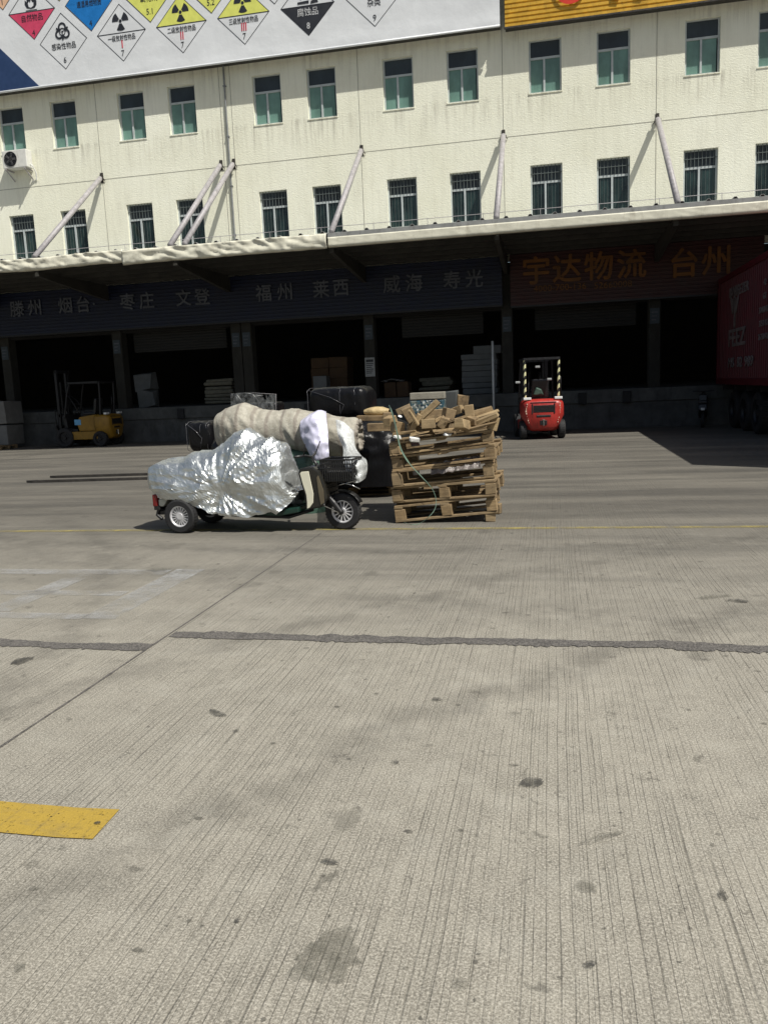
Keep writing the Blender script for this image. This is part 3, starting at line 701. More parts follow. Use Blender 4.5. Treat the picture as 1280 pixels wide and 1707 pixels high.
# ------------------------------------------------------------------ air conditioner
ac = new_empty('air_conditioner', (-17.42, D, 9.24), 0, 'white outdoor air conditioner unit on a wall bracket beside the leftmost windows', 'air conditioner')
mb = MB(); mb.bb(-.45, .45, -.42, -.1, .03, .6); mb.build('casing', 'acw', ac, bevel=.02)
m = MB(); m.lathe((-.14, -.425, .32), (0, -1, 0), [(.235, 0), (.235, .014), (.215, .014), (.215, 0)], 28)
for r in (.06, .11, .16): m.lathe((-.14, -.425, .32), (0, -1, 0), [(r, .004), (r, .012), (r-.01, .012), (r-.01, .004)], 24)
m.build('fan_grille', 'blackm', ac)
m = MB(); m.lathe((-.14, -.421, .32), (0, -1, 0), [(.212, 0), (.212, .002), (.001, .002), (.001, 0)], 28); m.build('fan_opening', 'black', ac)
m = MB()
for k in range(5):
    a = k*72; m.box((-.14+.1*math.cos(R(a)), -.428, .32+.1*math.sin(R(a))), (.17, .004, .07), Matrix.Rotation(-R(a), 3, 'Y'))
m.build('fan_blades', simple('fan_grey', (.1, .1, .1), .5), ac)
m = MB()
for x in (-.35, .35): m.bb(x-.02, x+.02, -.45, 0, -.01, .028); m.prism([(x-.015, 0, -.3), (x-.015, 0, -.26), (x-.015, -.4, -.012), (x-.015, -.44, -.012)], (.03, 0, 0))
m.build('bracket', 'steel', ac)
m = MB(); m.tube([(.455, -.25, .15), (.52, -.22, .1), (.54, -.1, -.1), (.5, -.03, -.3), (.3, .01, -.35)], .018, 7); m.build('pipe', 'foam', ac)


# ------------------------------------------------------------------ forklifts
def tyre(parent, x, y, z, r, wd, name='wheel', rim='alu', spokes=0):
    w_ = MB(); h = wd/2; w_.lathe((0, 0, 0), (0, 1, 0), [(r*.62, -h), (r*.9, -h), (r*.97, -h*.8), (r, -h*.4), (r, h*.4), (r*.97, h*.8), (r*.9, h), (r*.62, h)], 36)
    o = w_.build(name, 'rubber', parent, smooth=False, loc=(x, y, z))
    m = MB()
    for k in range(36):
        a = 2*math.pi*k/36; m.box((r*1.0*math.cos(a), 0, r*1.0*math.sin(a)), (.006, wd*.7, .012), Matrix.Rotation(-a, 3, 'Y'))
    m.build('tread', 'rubber', o)
    m = MB(); q = r*.62
    m.lathe((0, 0, 0), (0, 1, 0), [(q, -h*.85), (q, h*.85), (q*.93, h*.85), (q*.86, h*.55), (q*.86, -h*.55), (q*.93, -h*.85)], 36)
    m.lathe((0, 0, 0), (0, 1, 0), [(.001, -h*.75), (q*.3, -h*.75), (q*.34, -h*.5), (q*.34, h*.5), (q*.3, h*.75), (.001, h*.75)], 20)
    if spokes:
        for k in range(spokes):
            a = 2*math.pi*k/spokes; m.box((q*.6*math.cos(a), -h*.45, q*.6*math.sin(a)), (q*.62, h*.35, q*.10), Matrix.Rotation(-a, 3, 'Y')); m.box((q*.6*math.cos(a), h*.45, q*.6*math.sin(a)), (q*.62, h*.35, q*.10), Matrix.Rotation(-a, 3, 'Y'))
    else:
        m.lathe((0, 0, 0), (0, 1, 0), [(.001, -h*.3), (q*.88, -h*.35), (q*.88, h*.35), (.001, h*.3)], 24)
        for k in range(6):
            a = 2*math.pi*k/6; m.tube([(q*.55*math.cos(a), -h*.6, q*.55*math.sin(a)), (q*.55*math.cos(a), h*.6, q*.55*math.sin(a))], .014, 6)
    m.build('rim', rim, o); 
    if spokes:
        m = MB(); m.lathe((0, 0, 0), (0, 1, 0), [(.001, -h*.2), (q*.87, -h*.2), (q*.87, h*.2), (.001, h*.2)], 24); m.build('brake_disc', 'blackm', o)
    return o
def forklift(loc, rz, paint, label, extra, mast_h=2.1, fork_z=.06):
    """x forward, rear face at x=0"""
    f = new_empty('forklift', loc, rz, label, 'forklift')
    # counterweight: rounded block tapering to the tail
    m = MB(); secs = []
    for x, hw, z0, z1 in ((-.004, .40, .30, .95), (.03, .47, .27, 1.0), (.12, .54, .22, 1.04), (.42, .565, .30, 1.05), (.5, .56, .42, 1.05)):
        ring = []
        for k in range(32):
            a = 2*math.pi*k/32; ca, sa = math.cos(a), math.sin(a); e = .32
            zq = (z0+z1)/2+(z1-z0)/2*math.copysign(abs(sa)**e, sa); nar = 1-.26*max(0, min(1, (.62-zq)/.3)); ring.append((x+.05*max(0, (.6-zq)), hw*nar*math.copysign(abs(ca)**e, ca), zq))
        secs.append(ring+[ring[0]])
    m.grid(secs); m.poly(secs[0][:-1]); m.poly(secs[-1][:-1]); cw = m.build('counterweight', paint, f, smooth=True)
    cw.data.polygons.foreach_set('use_smooth', [True]*len(cw.data.polygons))
    m = MB(); m.bb(-.006, .05, -.27, .27, .70, .90); g_ = m.build('rear_grille', 'black', f, bevel=.015)
    m = MB()
    for k in range(5): m.bb(-.012, .0, -.25, .25, .725+k*.036, .735+k*.036)
    m.build('slat', 'blackm', g_)
    m = MB(); m.bb(-.008, .05, -.19, .19, .575, .645); m.build('lower_vent', 'black', f, bevel=.02)
    m = MB(); m.bb(-.01, .05, -.09, .09, .38, .50); h_ = m.build('tow_hitch', 'black', f, bevel=.01)
    m = MB(); m.tube([(-.025, 0, .36), (-.025, 0, .52)], .016, 8); m.bb(-.03, -.01, -.03, .03, .505, .525); m.build('tow_pin', 'chrome', h_)
    m = MB(); m.bb(-.012, .03, -.33, .33, .955, .975); m.bb(-.014, .02, -.30, -.27, .68, .93); m.bb(-.014, .02, .27, .30, .68, .93); m.build('grille_surround', 'blackm', f)
    m = MB(); m.tube([(.44, -.50, 1.0), (.40, -.50, 1.5), (.38, -.48, 1.62)], .028, 8); m.build('exhaust_pipe', 'blackm', f, smooth=True)
    m = MB(); m.tube([(1.2, .25, 1.1), (1.5, .2, 1.6), (1.8, .12, 1.9), (1.84, .1, 1.2)], .014, 6); m.tube([(1.2, -.25, 1.0), (1.5, -.2, 1.5), (1.8, -.12, 1.8), (1.84, -.1, 1.1)], .014, 6); m.build('hydraulic_hose', 'black', f, smooth=True)
    for s in (-1, 1):
        m = MB(); m.bb(.06, .16, s*.40-.10, s*.40+.10, 1.035, 1.10); m.build('rear_lamp', 'white', f, bevel=.012)
    # chassis and hood
    m = MB(); m.prism([(.42, -.53, .24), (1.55, -.53, .24), (1.62, -.53, .42), (1.45, -.53, .50), (.42, -.53, .50)], (0, 1.06, 0)); m.build('chassis', paint, f, bevel=.015)
    m = MB(); m.prism([(.46, -.46, .505), (1.12, -.46, .505), (1.2, -.46, .80), (1.08, -.46, .98), (.46, -.46, 1.05)], (0, .92, 0)); m.build('engine_hood', paint, f, bevel=.03)
    m = MB(); m.prism([(1.2, -.42, .5), (1.62, -.42, .5), (1.72, -.42, 1.05), (1.6, -.42, 1.1), (1.55, -.42, .62), (1.2, -.42, .58)], (0, .84, 0)); m.build('dashboard', 'blackm', f, bevel=.01)
    m = MB(); m.bb(.62, 1.08, -.24, .24, 1.02, 1.13); m.box((.62, 0, 1.32), (.1, .46, .5), eul(0, -.15, 0)); m.build('seat', 'black', f, bevel=.04)
    m = MB(); m.tube([(1.55, 0, 1.05), (1.33, 0, 1.3)], .02, 8); m.lathe((1.32, 0, 1.31), (-.65, 0, .75), [(.17, -.012), (.185, 0), (.17, .012), (.158, 0)], 24); m.build('steering_wheel', 'black', f)
    # overhead guard
    gd = MB()
    for s in (-1, 1):
        gd.tube([(1.62, s*.46, .95), (1.45, s*.44, 1.75), (1.36, s*.42, 2.05)], .028, 8)
    gd.bb(.25, 1.42, -.47, -.42, 2.06, 2.12); gd.bb(.25, 1.42, .42, .47, 2.06, 2.12); gd.bb(.22, .28, -.47, .47, 2.06, 2.12); gd.bb(1.38, 1.44, -.47, .47, 2.04, 2.1)
    for k in range(6): gd.bb(.28, 1.38, -.36+k*.144-.014, -.36+k*.144+.014, 2.07, 2.095)
    gd.build('overhead_guard', 'blackm', f)
    for s in (-1, 1):
        m = MB(); m.tube([(.32, s*.43, 1.02), (.27, s*.435, 1.6), (.26, s*.44, 2.06)], .032, 8); m.build('guard_post', extra, f)
    # mast
    mm = MB()
    for s in (-1, 1):
        mm.bb(1.82, 1.90, s*.33-.04, s*.33+.04, .08, mast_h); mm.bb(1.86, 1.93, s*.25-.03, s*.25+.03, .12, mast_h-.03); mm.tube([(1.84, s*.16, .2), (1.84, s*.16, mast_h-.35)], .03, 8)
    for zz in (.25, 1.0, mast_h-.06): mm.bb(1.80, 1.88, -.37, .37, zz, zz+.09)
    mm.build('mast', 'blackm', f)
    m = MB(); m.bb(1.95, 1.99, -.46, .46, .28, .38); m.bb(1.95, 1.99, -.46, .46, .62, .72)
    for k in range(7): m.bb(1.96, 1.98, -.42+k*.14-.015, -.42+k*.14+.015, .72, 1.18)
    m.bb(1.95, 1.99, -.45, .45, 1.18, 1.22); m.build('load_backrest', 'blackm', f)
    for s in (-1, 1):
        m = MB(); m.prism([(2.0, s*.26-.06, .75), (2.045, s*.26-.06, .75), (2.045, s*.26-.06, fork_z+.04), (3.05, s*.26-.06, fork_z+.012), (3.05, s*.26-.06, fork_z), (2.0, s*.26-.06, fork_z)], (0, .12, 0)); m.build('fork', 'rust', f)
    for s in (-1, 1):
        tyre(f, 1.62, s*.50, .32, .32, .2, rim='blackm'); tyre(f, .34, s*.50, .25, .25, .17, rim='blackm')
    return f
gx, gy = gp(906, 733)
fr_ = forklift((gx, gy+.05, 0), R(98), 'red', 'red forklift seen from behind with striped guard posts, by the dock', 'hazard')
m = MB(); m.prism([(.5, -.08, 1.14), (.5, .2, 1.14), (.5, .12, 1.36), (.5, -.02, 1.3)], (.12, 0, 0)); m.build('seat_cloth', 'green', fr_, bevel=.03)
m = MB()
random.seed(3)
for s in (-1, 1):   # chipped paint patches on the counterweight shoulders
    for k in range(9):
        zz = .45+k*.06; yy = s*(.36+.015*k if k < 5 else .43)+random.uniform(-.02, .02)
        m.box((-.004 if abs(yy) < .37 else .022, yy, zz), (.03, random.uniform(.012, .03), random.uniform(.02, .05)), eul(random.uniform(-.5, .5), 0, 0))
m.build('reflective_chips', simple('pale_chips', (.6, .45, .35), .4), fr_)
for s, zz in ((.62, 1.5), (-.2, 1.55), (.1, 1.88)):
    m = MB(); m.box((.3, s, zz), (.05, .12, .06)); m.build('mirror', 'notice', fr_, bevel=.015)
yl = at(204, 742, 24.75)
fy = forklift((yl.x, 24.55, 0), R(180), 'yellow', 'yellow forklift parked side-on in the shade at the foot of the dock', 'blackm', 2.5)
m = MB(); m.bb(1.03, 1.26, .462, .47, .72, .90); m.build('side_sticker', simple('sky_sticker', (.12, .35, .6), .5), fy)

# ------------------------------------------------------------------ container on its trailer
ct = new_empty('container_trailer', (4.7, 12.9, 0), 0, 'dark red corrugated container on a trailer backed against the dock at the right', 'truck trailer')
LY = 12.3
P = []; yy = 0.
prof = []
while yy < LY: prof += [(0, yy), (0, yy+.07), (.036, yy+.10), (.036, yy+.17)]; yy += .2
mb = MB(); mb.grid([[(dx, q, 1.36) for dx, q in prof], [(dx, q, 4.0) for dx, q in prof]])
mb.bb(.05, 2.42, .02, LY-.02, 1.3, 4.06); ctb = mb.build('container_body', 'contred', ct)
mb = MB(); mb.bb(-.03, .10, -.02, LY, 4.0, 4.14); mb.bb(-.03, .10, -.02, LY, 1.20, 1.36)
for y in (0, LY-.14): mb.bb(-.035, .13, y, y+.14, 1.2, 4.15); mb.bb(2.33, 2.46, y, y+.14, 1.2, 4.15)
mb.build('corner_frame', 'contred', ct)
mb = MB()
for k in range(3): mb.bb(.1+k*1.1, .14+k*1.1, LY, LY+.03, 1.3, 4.0)
mb.build('rear_door', 'contred', ct)
mb = MB(); mb.bb(.5, .7, .2, LY-.1, .85, 1.18); mb.bb(1.75, 1.95, .2, LY-.1, .85, 1.18)
for k in range(9): mb.bb(.05, 2.4, .4+k*1.4, .5+k*1.4, 1.05, 1.18)
mb.build('trailer_chassis', 'blackm', ct)
mb = MB(); mb.bb(0.0, .06, 3.2, 7.6, .5, .62); mb.bb(0, .06, 3.2, 7.6, .75, .85); mb.build('side_guard', 'blackm', ct)
for k in range(3):
    for xx in (.3, 2.15): tyre(ct, xx, 8.3+k*1.32, .52, .52, .3, rim='blackm')
for o in [c for c in ct.children if c.name.startswith('wheel')]: o.rotation_euler = (0, 0, R(90))
rt = (R(90), 0, R(-90))
def cl(body, size, y, z, sx=1., bold=.02): text('container_lettering', body, size, (-.012, y-12.9, z), 'letc', ct, bold, rot=rt, sx=sx)
cl('BWK', .34, 23.1, 3.62, 1.5); cl('FEEZER', .34, 22.2, 3.60, 1.3); cl('W', .62, 23.05, 3.28, 1.5, .05); cl('T', 1.0, 23.0, 3.05, 1.0, .05); cl('FEEZ', .62, 22.7, 2.42, 1.5, .03); cl('MS', .36, 23.3, 1.78, 1.7); cl('82', .36, 22.3, 1.78, 1.7); cl('989', .36, 21.3, 1.78, 1.7)
for k, s_ in enumerate(('42', 'G1', '30480 KG', '3750 KG', '26730 KG')): cl(s_, .2, 19.95, 3.5-k*.3, 1.2, .01)

# ------------------------------------------------------------------ pallets
random.seed(11)
def pallet_parts(parent, L_, W_, H_, broken=0, wood='wood'):
    bt = .024; bh = H_-3*bt
    def bd(name, c, d, j=.004):
        m = MB(); n = 7; ax = 0 if d[0] > d[1] else 1
        # boards with slightly chewed edges
        P = []; 
        for sgn in (0,):
            pass
        m.box((0, 0, 0), d, None, j); return m.build(name, wood, parent, loc=c, rot=(random.uniform(-.012, .012), random.uniform(-.012, .012), random.uniform(-.012, .012)), bevel=.003, seg=1)
    nb = 6
    for k in range(nb):
        y = -W_/2+.05+k*(W_-.1)/(nb-1)
        if broken and k in (2,): continue
        l = L_*(.62 if broken and k == 3 else 1)
        bd('deck_board', (-(L_-l)/2, y, H_-bt/2), (l+random.uniform(-.02, .02), .098, bt))
    for x in (-L_/2+.05, 0, L_/2-.05): bd('cross_board', (x, 0, H_-bt*1.5), (.1, W_, bt))
    for x in (-L_/2+.06, random.uniform(-.03, .03), L_/2-.06):
        for y in (-W_/2+.05, 0, W_/2-.05):
            if broken == 3 and abs(x) < .1: continue
            m = MB(); m.box((0, 0, 0), (.12, .1, bh-.001), None, .005); m.build('block', wood, parent, loc=(x+random.uniform(-.008, .008), y, bt+bh/2), rot=(0, 0, random.uniform(-.08, .08)), bevel=.004, seg=1)
    for y in (-W_/2+.05, 0, W_/2-.05): bd('base_board', (0, y, bt/2), (L_+random.uniform(-.015, .015), .1, bt))
def pallet(loc, rz, tilt, label, L_=1.16, W_=.95, H_=.17, broken=0, roll=0.):
    e = new_empty('pallet', loc, 0, label, 'pallet', 'worn wooden pallets in the leaning stack'); e.rotation_euler = (roll, tilt, rz); pallet_parts(e, L_, W_, H_, broken); return e
PX, PY = -1.2, 9.36
lv = [(0.055, -5.0, .00, 2.0, .20), (.262, -4.2, .015, -2.5, .185), (.455, -4.4, -.02, 2.5, .19), (.652, -5.4, .02, -1.5, .165), (.826, -5.8, -.035, 2.8, .15)]
names = ['lowest worn pallet of the leaning stack, its right end raised off the ground', 'second pallet from the bottom of the leaning stack', 'middle pallet of the leaning stack, third from the ground',
         'fourth pallet of the leaning stack, just below the top one', 'topmost pallet of the leaning stack, buried under wood offcuts']
for k, (z, t, dx, rz, hh) in enumerate(lv):
    pallet((PX+dx, PY, z), R(rz), R(t), names[k], 1.15+.02*(k % 2), H_=hh, broken=[0, 1, 3, 3, 3][k])
pal2 = pallet((-2.36, 11.75, .0), R(8), 0, 'pallet lying flat on the ground behind the front wheel of the tricycle', 1.2, 1.0, .15)
pal2['group'] = 'pallets on the ground'
# chunk that props the right end
def chunk(name, loc, d, rot, label, mat='woodn', group=None, cat='wood block', jit=.006):
    m = MB(); n = 4
    m.box((0, 0, 0), d, None, jit); o = m.build(name, mat, None, bevel=.004, seg=1, loc=loc); o.rotation_euler = rot; return tag(o, label, cat, group)
chunk('wood_block', (-.70, 8.98, .062), (.11, .12, .12), (0, 0, .2), 'square wooden block propping the right end of the lowest pallet', 'wood')
chunk('wood_block', (-.66, 9.5, .062), (.1, .11, .12), (0, 0, -.2), 'wooden block under the far right corner of the lowest pallet', 'wood')
# trash caught between the decks
m = MB(); P = []
for i in range(24):
    row = []
    for j in range(8):
        x = -.28+.56*i/23; y = -.1+.2*j/7; row.append((x, y, .035*fbm((x*9, y*9, 3), 3, True)+.02*noise.noise((x*22, y*22, 1))))
    P.append(row)
m.grid(P); o = m.build('plastic_scrap', simple('grey_film', (.16, .14, .13), .3, 0, .3, 20, .6, 40), solid=.003, loc=(-1.06, 8.93, .63)); o.rotation_euler = (R(35), R(-8), 0); tag(o, 'crumpled grey plastic scrap stuffed between two decks of the stack', 'plastic scrap')

# offcuts on top: pixel position, distance, size, rotation
TOPZ = lambda x: .985+(x-PX)*.098
OFF = [
 ((662, 712), 8.95, (.10, .22, .12), (0, .1, .5), 'wood', 'dark square offcut at the left end of the wood pile'),
 ((650, 702), 9.05, (.09, .16, .10), (.2, 0, -.3), 'woodn', 'pale offcut block on the left end of the wood pile'),
 ((682, 690), 9.0, (.12, .14, .17), (.1, -.5, .3), 'wood', 'brown block standing on a corner, left of the leaning lath'),
 ((693, 706), 8.92, (.06, .10, .22), (0, .55, .2), 'woodn', 'split wedge of wood leaning right in the pile'),
 ((707, 690), 9.0, (.07, .035, .42), (0, .85, 0), 'woodn', 'long pale lath leaning over the wood pile'),
 ((713, 706), 8.88, (.15, .14, .10), (0, -.04, .15), 'woodn', 'squat pale block in the middle front of the pile'),
 ((722, 690), 9.2, (.30, .12, .09), (0, 0, .3), 'wood', 'brown block in front of the blue printed box'),
 ((739, 703), 8.88, (.10, .15, .12), (.2, .5, .1), 'wood', 'block lying askew beside the squat pale block'),
 ((748, 690), 8.95, (.12, .12, .11), (0, .3, .5), 'wood', 'rounded brown offcut behind the projecting beam'),
 ((763, 684), 9.1, (.11, .16, .09), (.1, -.25, -.2), 'woodn', 'tan offcut tilted left beside the tallest block'),
 ((772, 708), 8.78, (.105, .34, .10), (-.12, .0, -.18), 'woodn', 'yellow square beam end projecting toward the viewer from the pile'),
 ((783, 686), 9.05, (.105, .12, .15), (0, -.05, .1), 'woodn', 'tallest pale block standing upright on the pile'),
 ((797, 689), 9.2, (.34, .12, .07), (0, -.2, .2), 'wood', 'weathered block to the right of the tallest one'),
 ((806, 699), 8.95, (.32, .09, .045), (.2, -.38, -.1), 'woodn', 'splintered plank sloping up to the right edge of the pile'),
 ((800, 711), 8.88, (.36, .10, .03), (.1, -.22, .1), 'wood', 'flat plank lying under the splintered one'),
 ((822, 706), 9.0, (.09, .12, .15), (0, .35, .2), 'woodn', 'wedge standing at the right end of the pile'),
 ((675, 722), 8.86, (.26, .09, .03), (0, -.1, .05), 'wood', 'thin plank on the left of the top pallet'),
 ((745, 717), 8.85, (.30, .09, .03), (0, -.06, -.05), 'wood', 'thin plank lying below the projecting beam'),
 ((770, 667), 9.5, (.12, .1, .13), (0, .1, .3), 'wood', 'dark block at the back of the pile'),
 ((673, 684), 9.2, (.18, .10, .08), (0, -.35, .2), 'wood', 'dark plank piece behind the left blocks'),
 ((730, 712), 9.05, (.4, .12, .06), (0, 0, .2), 'wood', 'brown plank buried under the middle of the pile'),
 ((700, 715), 9.25, (.3, .14, .10), (0, .1, .5), 'wood', 'buried beam behind the split wedge'),
 ((755, 706), 9.3, (.35, .14, .09), (.1, 0, -.4), 'wood', 'buried beam behind the askew block'),
 ((806, 694), 9.35, (.16, .14, .12), (0, .2, .2), 'wood', 'block at the far right back of the pile'),
]
OFF += [((690, 697), 8.83, (.03, .05, .20), (.2, -.5, .1), 'woodn', 'thin pale splinter leaning left beside the split wedge'),
 ((735, 695), 8.95, (.20, .05, .02), (.3, -.4, .6), 'woodn', 'thin splintered slat lying over the middle blocks'),
 ((758, 700), 8.85, (.24, .06, .02), (-.2, -.25, .2), 'wood', 'broken slat below the tan offcut'),
 ((812, 690), 9.15, (.26, .05, .02), (.4, -.3, .3), 'woodn', 'broken pale slat poking up at the right end of the pile'),
 ((700, 722), 8.84, (.22, .07, .02), (0, -.12, -.1), 'woodn', 'split slat hanging over the front edge of the top pallet'),
 ((787, 701), 8.95, (.11, .14, .09), (.1, .2, -.3), 'wood', 'small stained block beneath the tallest block')]
for (px, py), Y, d, rot, mt, lb in OFF:
    p = at(px, py, Y); chunk('wood_offcut', p, d, rot, lb, mt, 'wood offcuts heaped on the pallet stack', 'wood offcut', .012)
for i, (px, py, Y, s_, lb) in enumerate([(663, 728, 8.84, .07, 'white foam scrap under the green strap'), (690, 732, 8.84, .10, 'long white foam scrap on the edge of the top pallet'), (745, 724, 8.84, .075, 'white foam scrap below the projecting beam'), (667, 694, 8.9, .04, 'small white foam crumb beside the green strap')]):
    p = at(px, py, Y); m = MB(); m.box((0, 0, 0), (s_*1.1, s_*.8, s_*.4), None, .012); o = m.build('foam_scrap', 'foam', bevel=.01, loc=p); o.rotation_euler = (.2*i, .15, .4*i); tag(o, lb, 'foam scrap', 'foam scraps on the pallet stack')
# printed box with a cardboard cap
p = at(713, 674, 9.75)
bx = new_empty('printed_box', (p.x, p.y, p.z-.2), R(3), 'blue and white film-wrapped box with a grey cardboard cap behind the wood pile', 'box')
m = MB(); m.bb(-.21, .21, -.14, .14, 0, .26); m.build('wrapped_carton', 'bluebox', bx, bevel=.02)
m = MB(); m.bb(-.20, .21, -.145, .145, .262, .345); m.build('cardboard_cap', 'cardg', bx, bevel=.008)
p = at(752, 672, 10.1); m = MB(); m.box((0, 0, 0), (.16, .2, .30), None, .01); o = m.build('grey_carton', simple('dim_carton', (.05, .055, .055), .8), loc=p, bevel=.01); tag(o, 'small grey carton just right of the blue printed box', 'carton')
# green strap
pts = [at(*q) for q in ((648, 676, 8.95), (652, 684, 8.80), (657, 700, 8.78), (662, 722, 8.79), (668, 748, 8.80), (682, 772, 8.79), (703, 795, 8.78), (715, 808, 8.80), (723, 820, 8.81), (727, 836, 8.80), (724, 850, 8.79), (714, 862, 8.77))]
pts += [Vector((gp(*q)[0], gp(*q)[1], .012)) for q in ((700, 874), (686, 876), (670, 871))]
def ribbon(pts, wd, n=60):
    pts = [Vector(p) for p in pts]; out = []
    for i in range(len(pts)-1):
        p0, p1, p2, p3 = pts[max(i-1, 0)], pts[i], pts[i+1], pts[min(i+2, len(pts)-1)]
        for k in range(6):
            t = k/6; out.append(.5*((2*p1)+(p2-p0)*t+(2*p0-5*p1+4*p2-p3)*t*t+(3*p1-p0-3*p2+p3)*t**3))
    out.append(pts[-1]); A = []; Bq = []
    for i, p in enumerate(out):
        t = (out[min(i+1, len(out)-1)]-out[max(i-1, 0)]).normalized(); s_ = t.cross(Vector((.2*math.sin(i*.15), 1, .1))).normalized(); w_ = wd(i/len(out)); A.append(p+s_*w_/2); Bq.append(p-s_*w_/2)
    m = MB(); m.grid([A, Bq]); return m
m = ribbon(pts, lambda t: .017 if t < .35 else .009 if t < .55 else .006); o = m.build('packing_strap', 'strap', solid=.0015); tag(o, 'loose green plastic strap hanging down the front of the pallet stack', 'strap')

# ------------------------------------------------------------------ bundle, wraps and cargo behind the tricycle
def superell(cx, cy, cz, rx, rz, k, n, e=1.):
    a = 2*math.pi*k/n; c, s_ = math.cos(a), math.sin(a)
    return Vector((cx, cy+rx*math.copysign(abs(c)**e, c), cz+rz*math.copysign(abs(s_)**e, s_)))
YBN = 10.0
st_ = [((362, 708), (362, 712)), ((366, 690), (366, 742)), ((378, 682), (378, 752)), ((394, 677), (394, 756)), ((408, 673), (408, 757)), ((424, 678), (424, 756)), ((436, 686), (437, 754)), ((458, 686), (458, 752)), ((480, 685), (481, 752)), ((505, 685), (505, 755)), ((530, 688), (530, 758)), ((552, 693), (552, 758)), ((570, 696), (571, 760)), ((585, 699), (586, 756)), ((594, 700), (595, 752)), ((598, 703), (598, 748))]
bo = at(480, 720, YBN); m = MB(); P = []; fine = []
for i in range(len(st_)-1):
    for q in range(9):
        t = q/9; t = t; fine.append(tuple(tuple(st_[i][a][b]*(1-t)+st_[i+1][a][b]*t for b in (0, 1)) for a in (0, 1)))
fine.append(st_[-1])
for i, (a, b) in enumerate(fine):
    A = at(*a, YBN); Bt = at(*b, YBN); cz = (A.z+Bt.z)/2; rz = abs(A.z-Bt.z)/2; row = []
    for k in range(65):
        p = superell(A.x, YBN, cz, rz*.98, rz, k, 64, .92); d = Vector((0, p.y-YBN, p.z-cz)); dn = d.normalized() if d.length > 1e-6 else Vector((0, 0, 1))
        w_ = .010*fbm((p.x*3.2, p.y*5, p.z*5), 4, True)+.022*(1-2*abs(noise.noise((p.x*7+p.z*5, p.y*6, p.z*4))))*abs(noise.noise((p.x*2, 3, p.z*3)))*2+.010*fbm((p.x*9+p.z*4, p.y*7, p.z*6), 4, True); sag = .006*math.sin(p.x*17+2*noise.noise((p.x*2, 1, 1)))
        endf = min(1, i/8)*1.; row.append(p+dn*(w_+sag)*endf)
    P.append(row)
# open gathered mouth at the right end
last = P[-1]; c0 = sum((Vector(q) for q in last[:-1]), Vector())/64
for t, dx in ((.92, .02), (.78, .0), (.6, -.06), (.35, -.12), (.1, -.10)):
    P.append([c0+(Vector(q)-c0)*t*(1+.16*math.sin(k*2*math.pi/64*9+t*7))+Vector((dx+.03*noise.noise((k*.5, t*4, 2)), 0, 0)) for k, q in enumerate(last)]); P[-1][-1] = P[-1][0]
P = [[v-bo for v in row] for row in P]
m.grid(P); m.poly(P[0][:-1]); o = m.build('rolled_bundle', 'bundle', smooth=True, loc=bo); tag(o, 'thick beige striped cloth bundle rolled up and lying over the cargo behind the tricycle', 'bundle')
tp = [(at(x, 745, YBN-.25)) for x in (405, 520)]
def sheet(name, pxgrid, mat, label, cat, amp, fr, sub=8, solid=.002, parent=None, seed=0):
    """draped film: rows of (px, py, Y) control points, refined and crumpled"""
    G = [[at(*q) for q in row] for row in pxgrid]; R_, C_ = len(G), len(G[0]); P = []
    def cat4(a, b, c, d, t): return .5*((2*b)+(c-a)*t+(2*a-5*b+4*c-d)*t*t+(3*b-a-3*c+d)*t**3)
    def rowat(r, t):
        rr = [G[max(r-1, 0)], G[r], G[min(r+1, R_-1)], G[min(r+2, R_-1)]]; return [cat4(*(rr[k][c] for k in range(4)), t) for c in range(C_)]
    for r in range(R_-1):
        for q in range(sub+(1 if r == R_-2 else 0)):
            cr = rowat(r, q/sub); row = []
            for c in range(C_-1):
                for s_ in range(sub+(1 if c == C_-2 else 0)):
                    p = cat4(cr[max(c-1, 0)], cr[c], cr[c+1], cr[min(c+2, C_-1)], s_/sub)
                    d = amp*fbm((p.x*fr+seed, p.y*fr, p.z*fr), 4, True)+amp*.5*noise.noise((p.x*fr*3.3, seed, p.z*fr*3.3)); row.append(p+Vector((d*.25, -d, d*.3)))
            P.append(row)
    c = P[len(P)//2][len(P[0])//2]; m = MB(); m.grid([[v-c for v in row] for row in P]); o = m.build(name, mat, parent, smooth=True, solid=solid, loc=c); 
    return tag(o, label, cat) if not parent else o
sheet('white_plastic_bag', [[(508, 693, 9.95), (520, 689, 9.85), (534, 685, 9.85), (544, 687, 9.95)], [(501, 705, 9.70), (514, 702, 9.62), (530, 700, 9.60), (545, 704, 9.66)], [(501, 725, 9.60), (516, 726, 9.50), (532, 724, 9.48), (547, 722, 9.56)], [(510, 745, 9.55), (521, 746, 9.42), (535, 746, 9.42), (548, 744, 9.5)], [(520, 767, 9.5), (528, 769, 9.42), (538, 767, 9.42), (549, 763, 9.46)]], 'whitebag', 'translucent lilac-white plastic bag draped over the right half of the bundle', 'plastic bag', .06, 3.6, seed=4)
sheet('clear_plastic_sheet', [[(560, 700, 9.66), (572, 704, 9.62), (582, 712, 9.62), (590, 720, 9.7)], [(563, 724, 9.52), (572, 726, 9.48), (582, 736, 9.48), (592, 744, 9.55)], [(572, 748, 9.4), (580, 748, 9.3), (590, 756, 9.3), (602, 760, 9.4)], [(572, 768, 8.75), (586, 767, 8.6), (600, 767, 8.65), (611, 768, 8.9)], [(578, 786, 8.60), (590, 788, 8.5), (602, 786, 8.55), (612, 784, 8.8)], [(584, 803, 8.56), (592, 806, 8.5), (602, 803, 8.55), (609, 797, 8.8)]], 'clear', 'clear plastic film hanging from the bundle over the front basket', 'plastic film', .04, 5.)
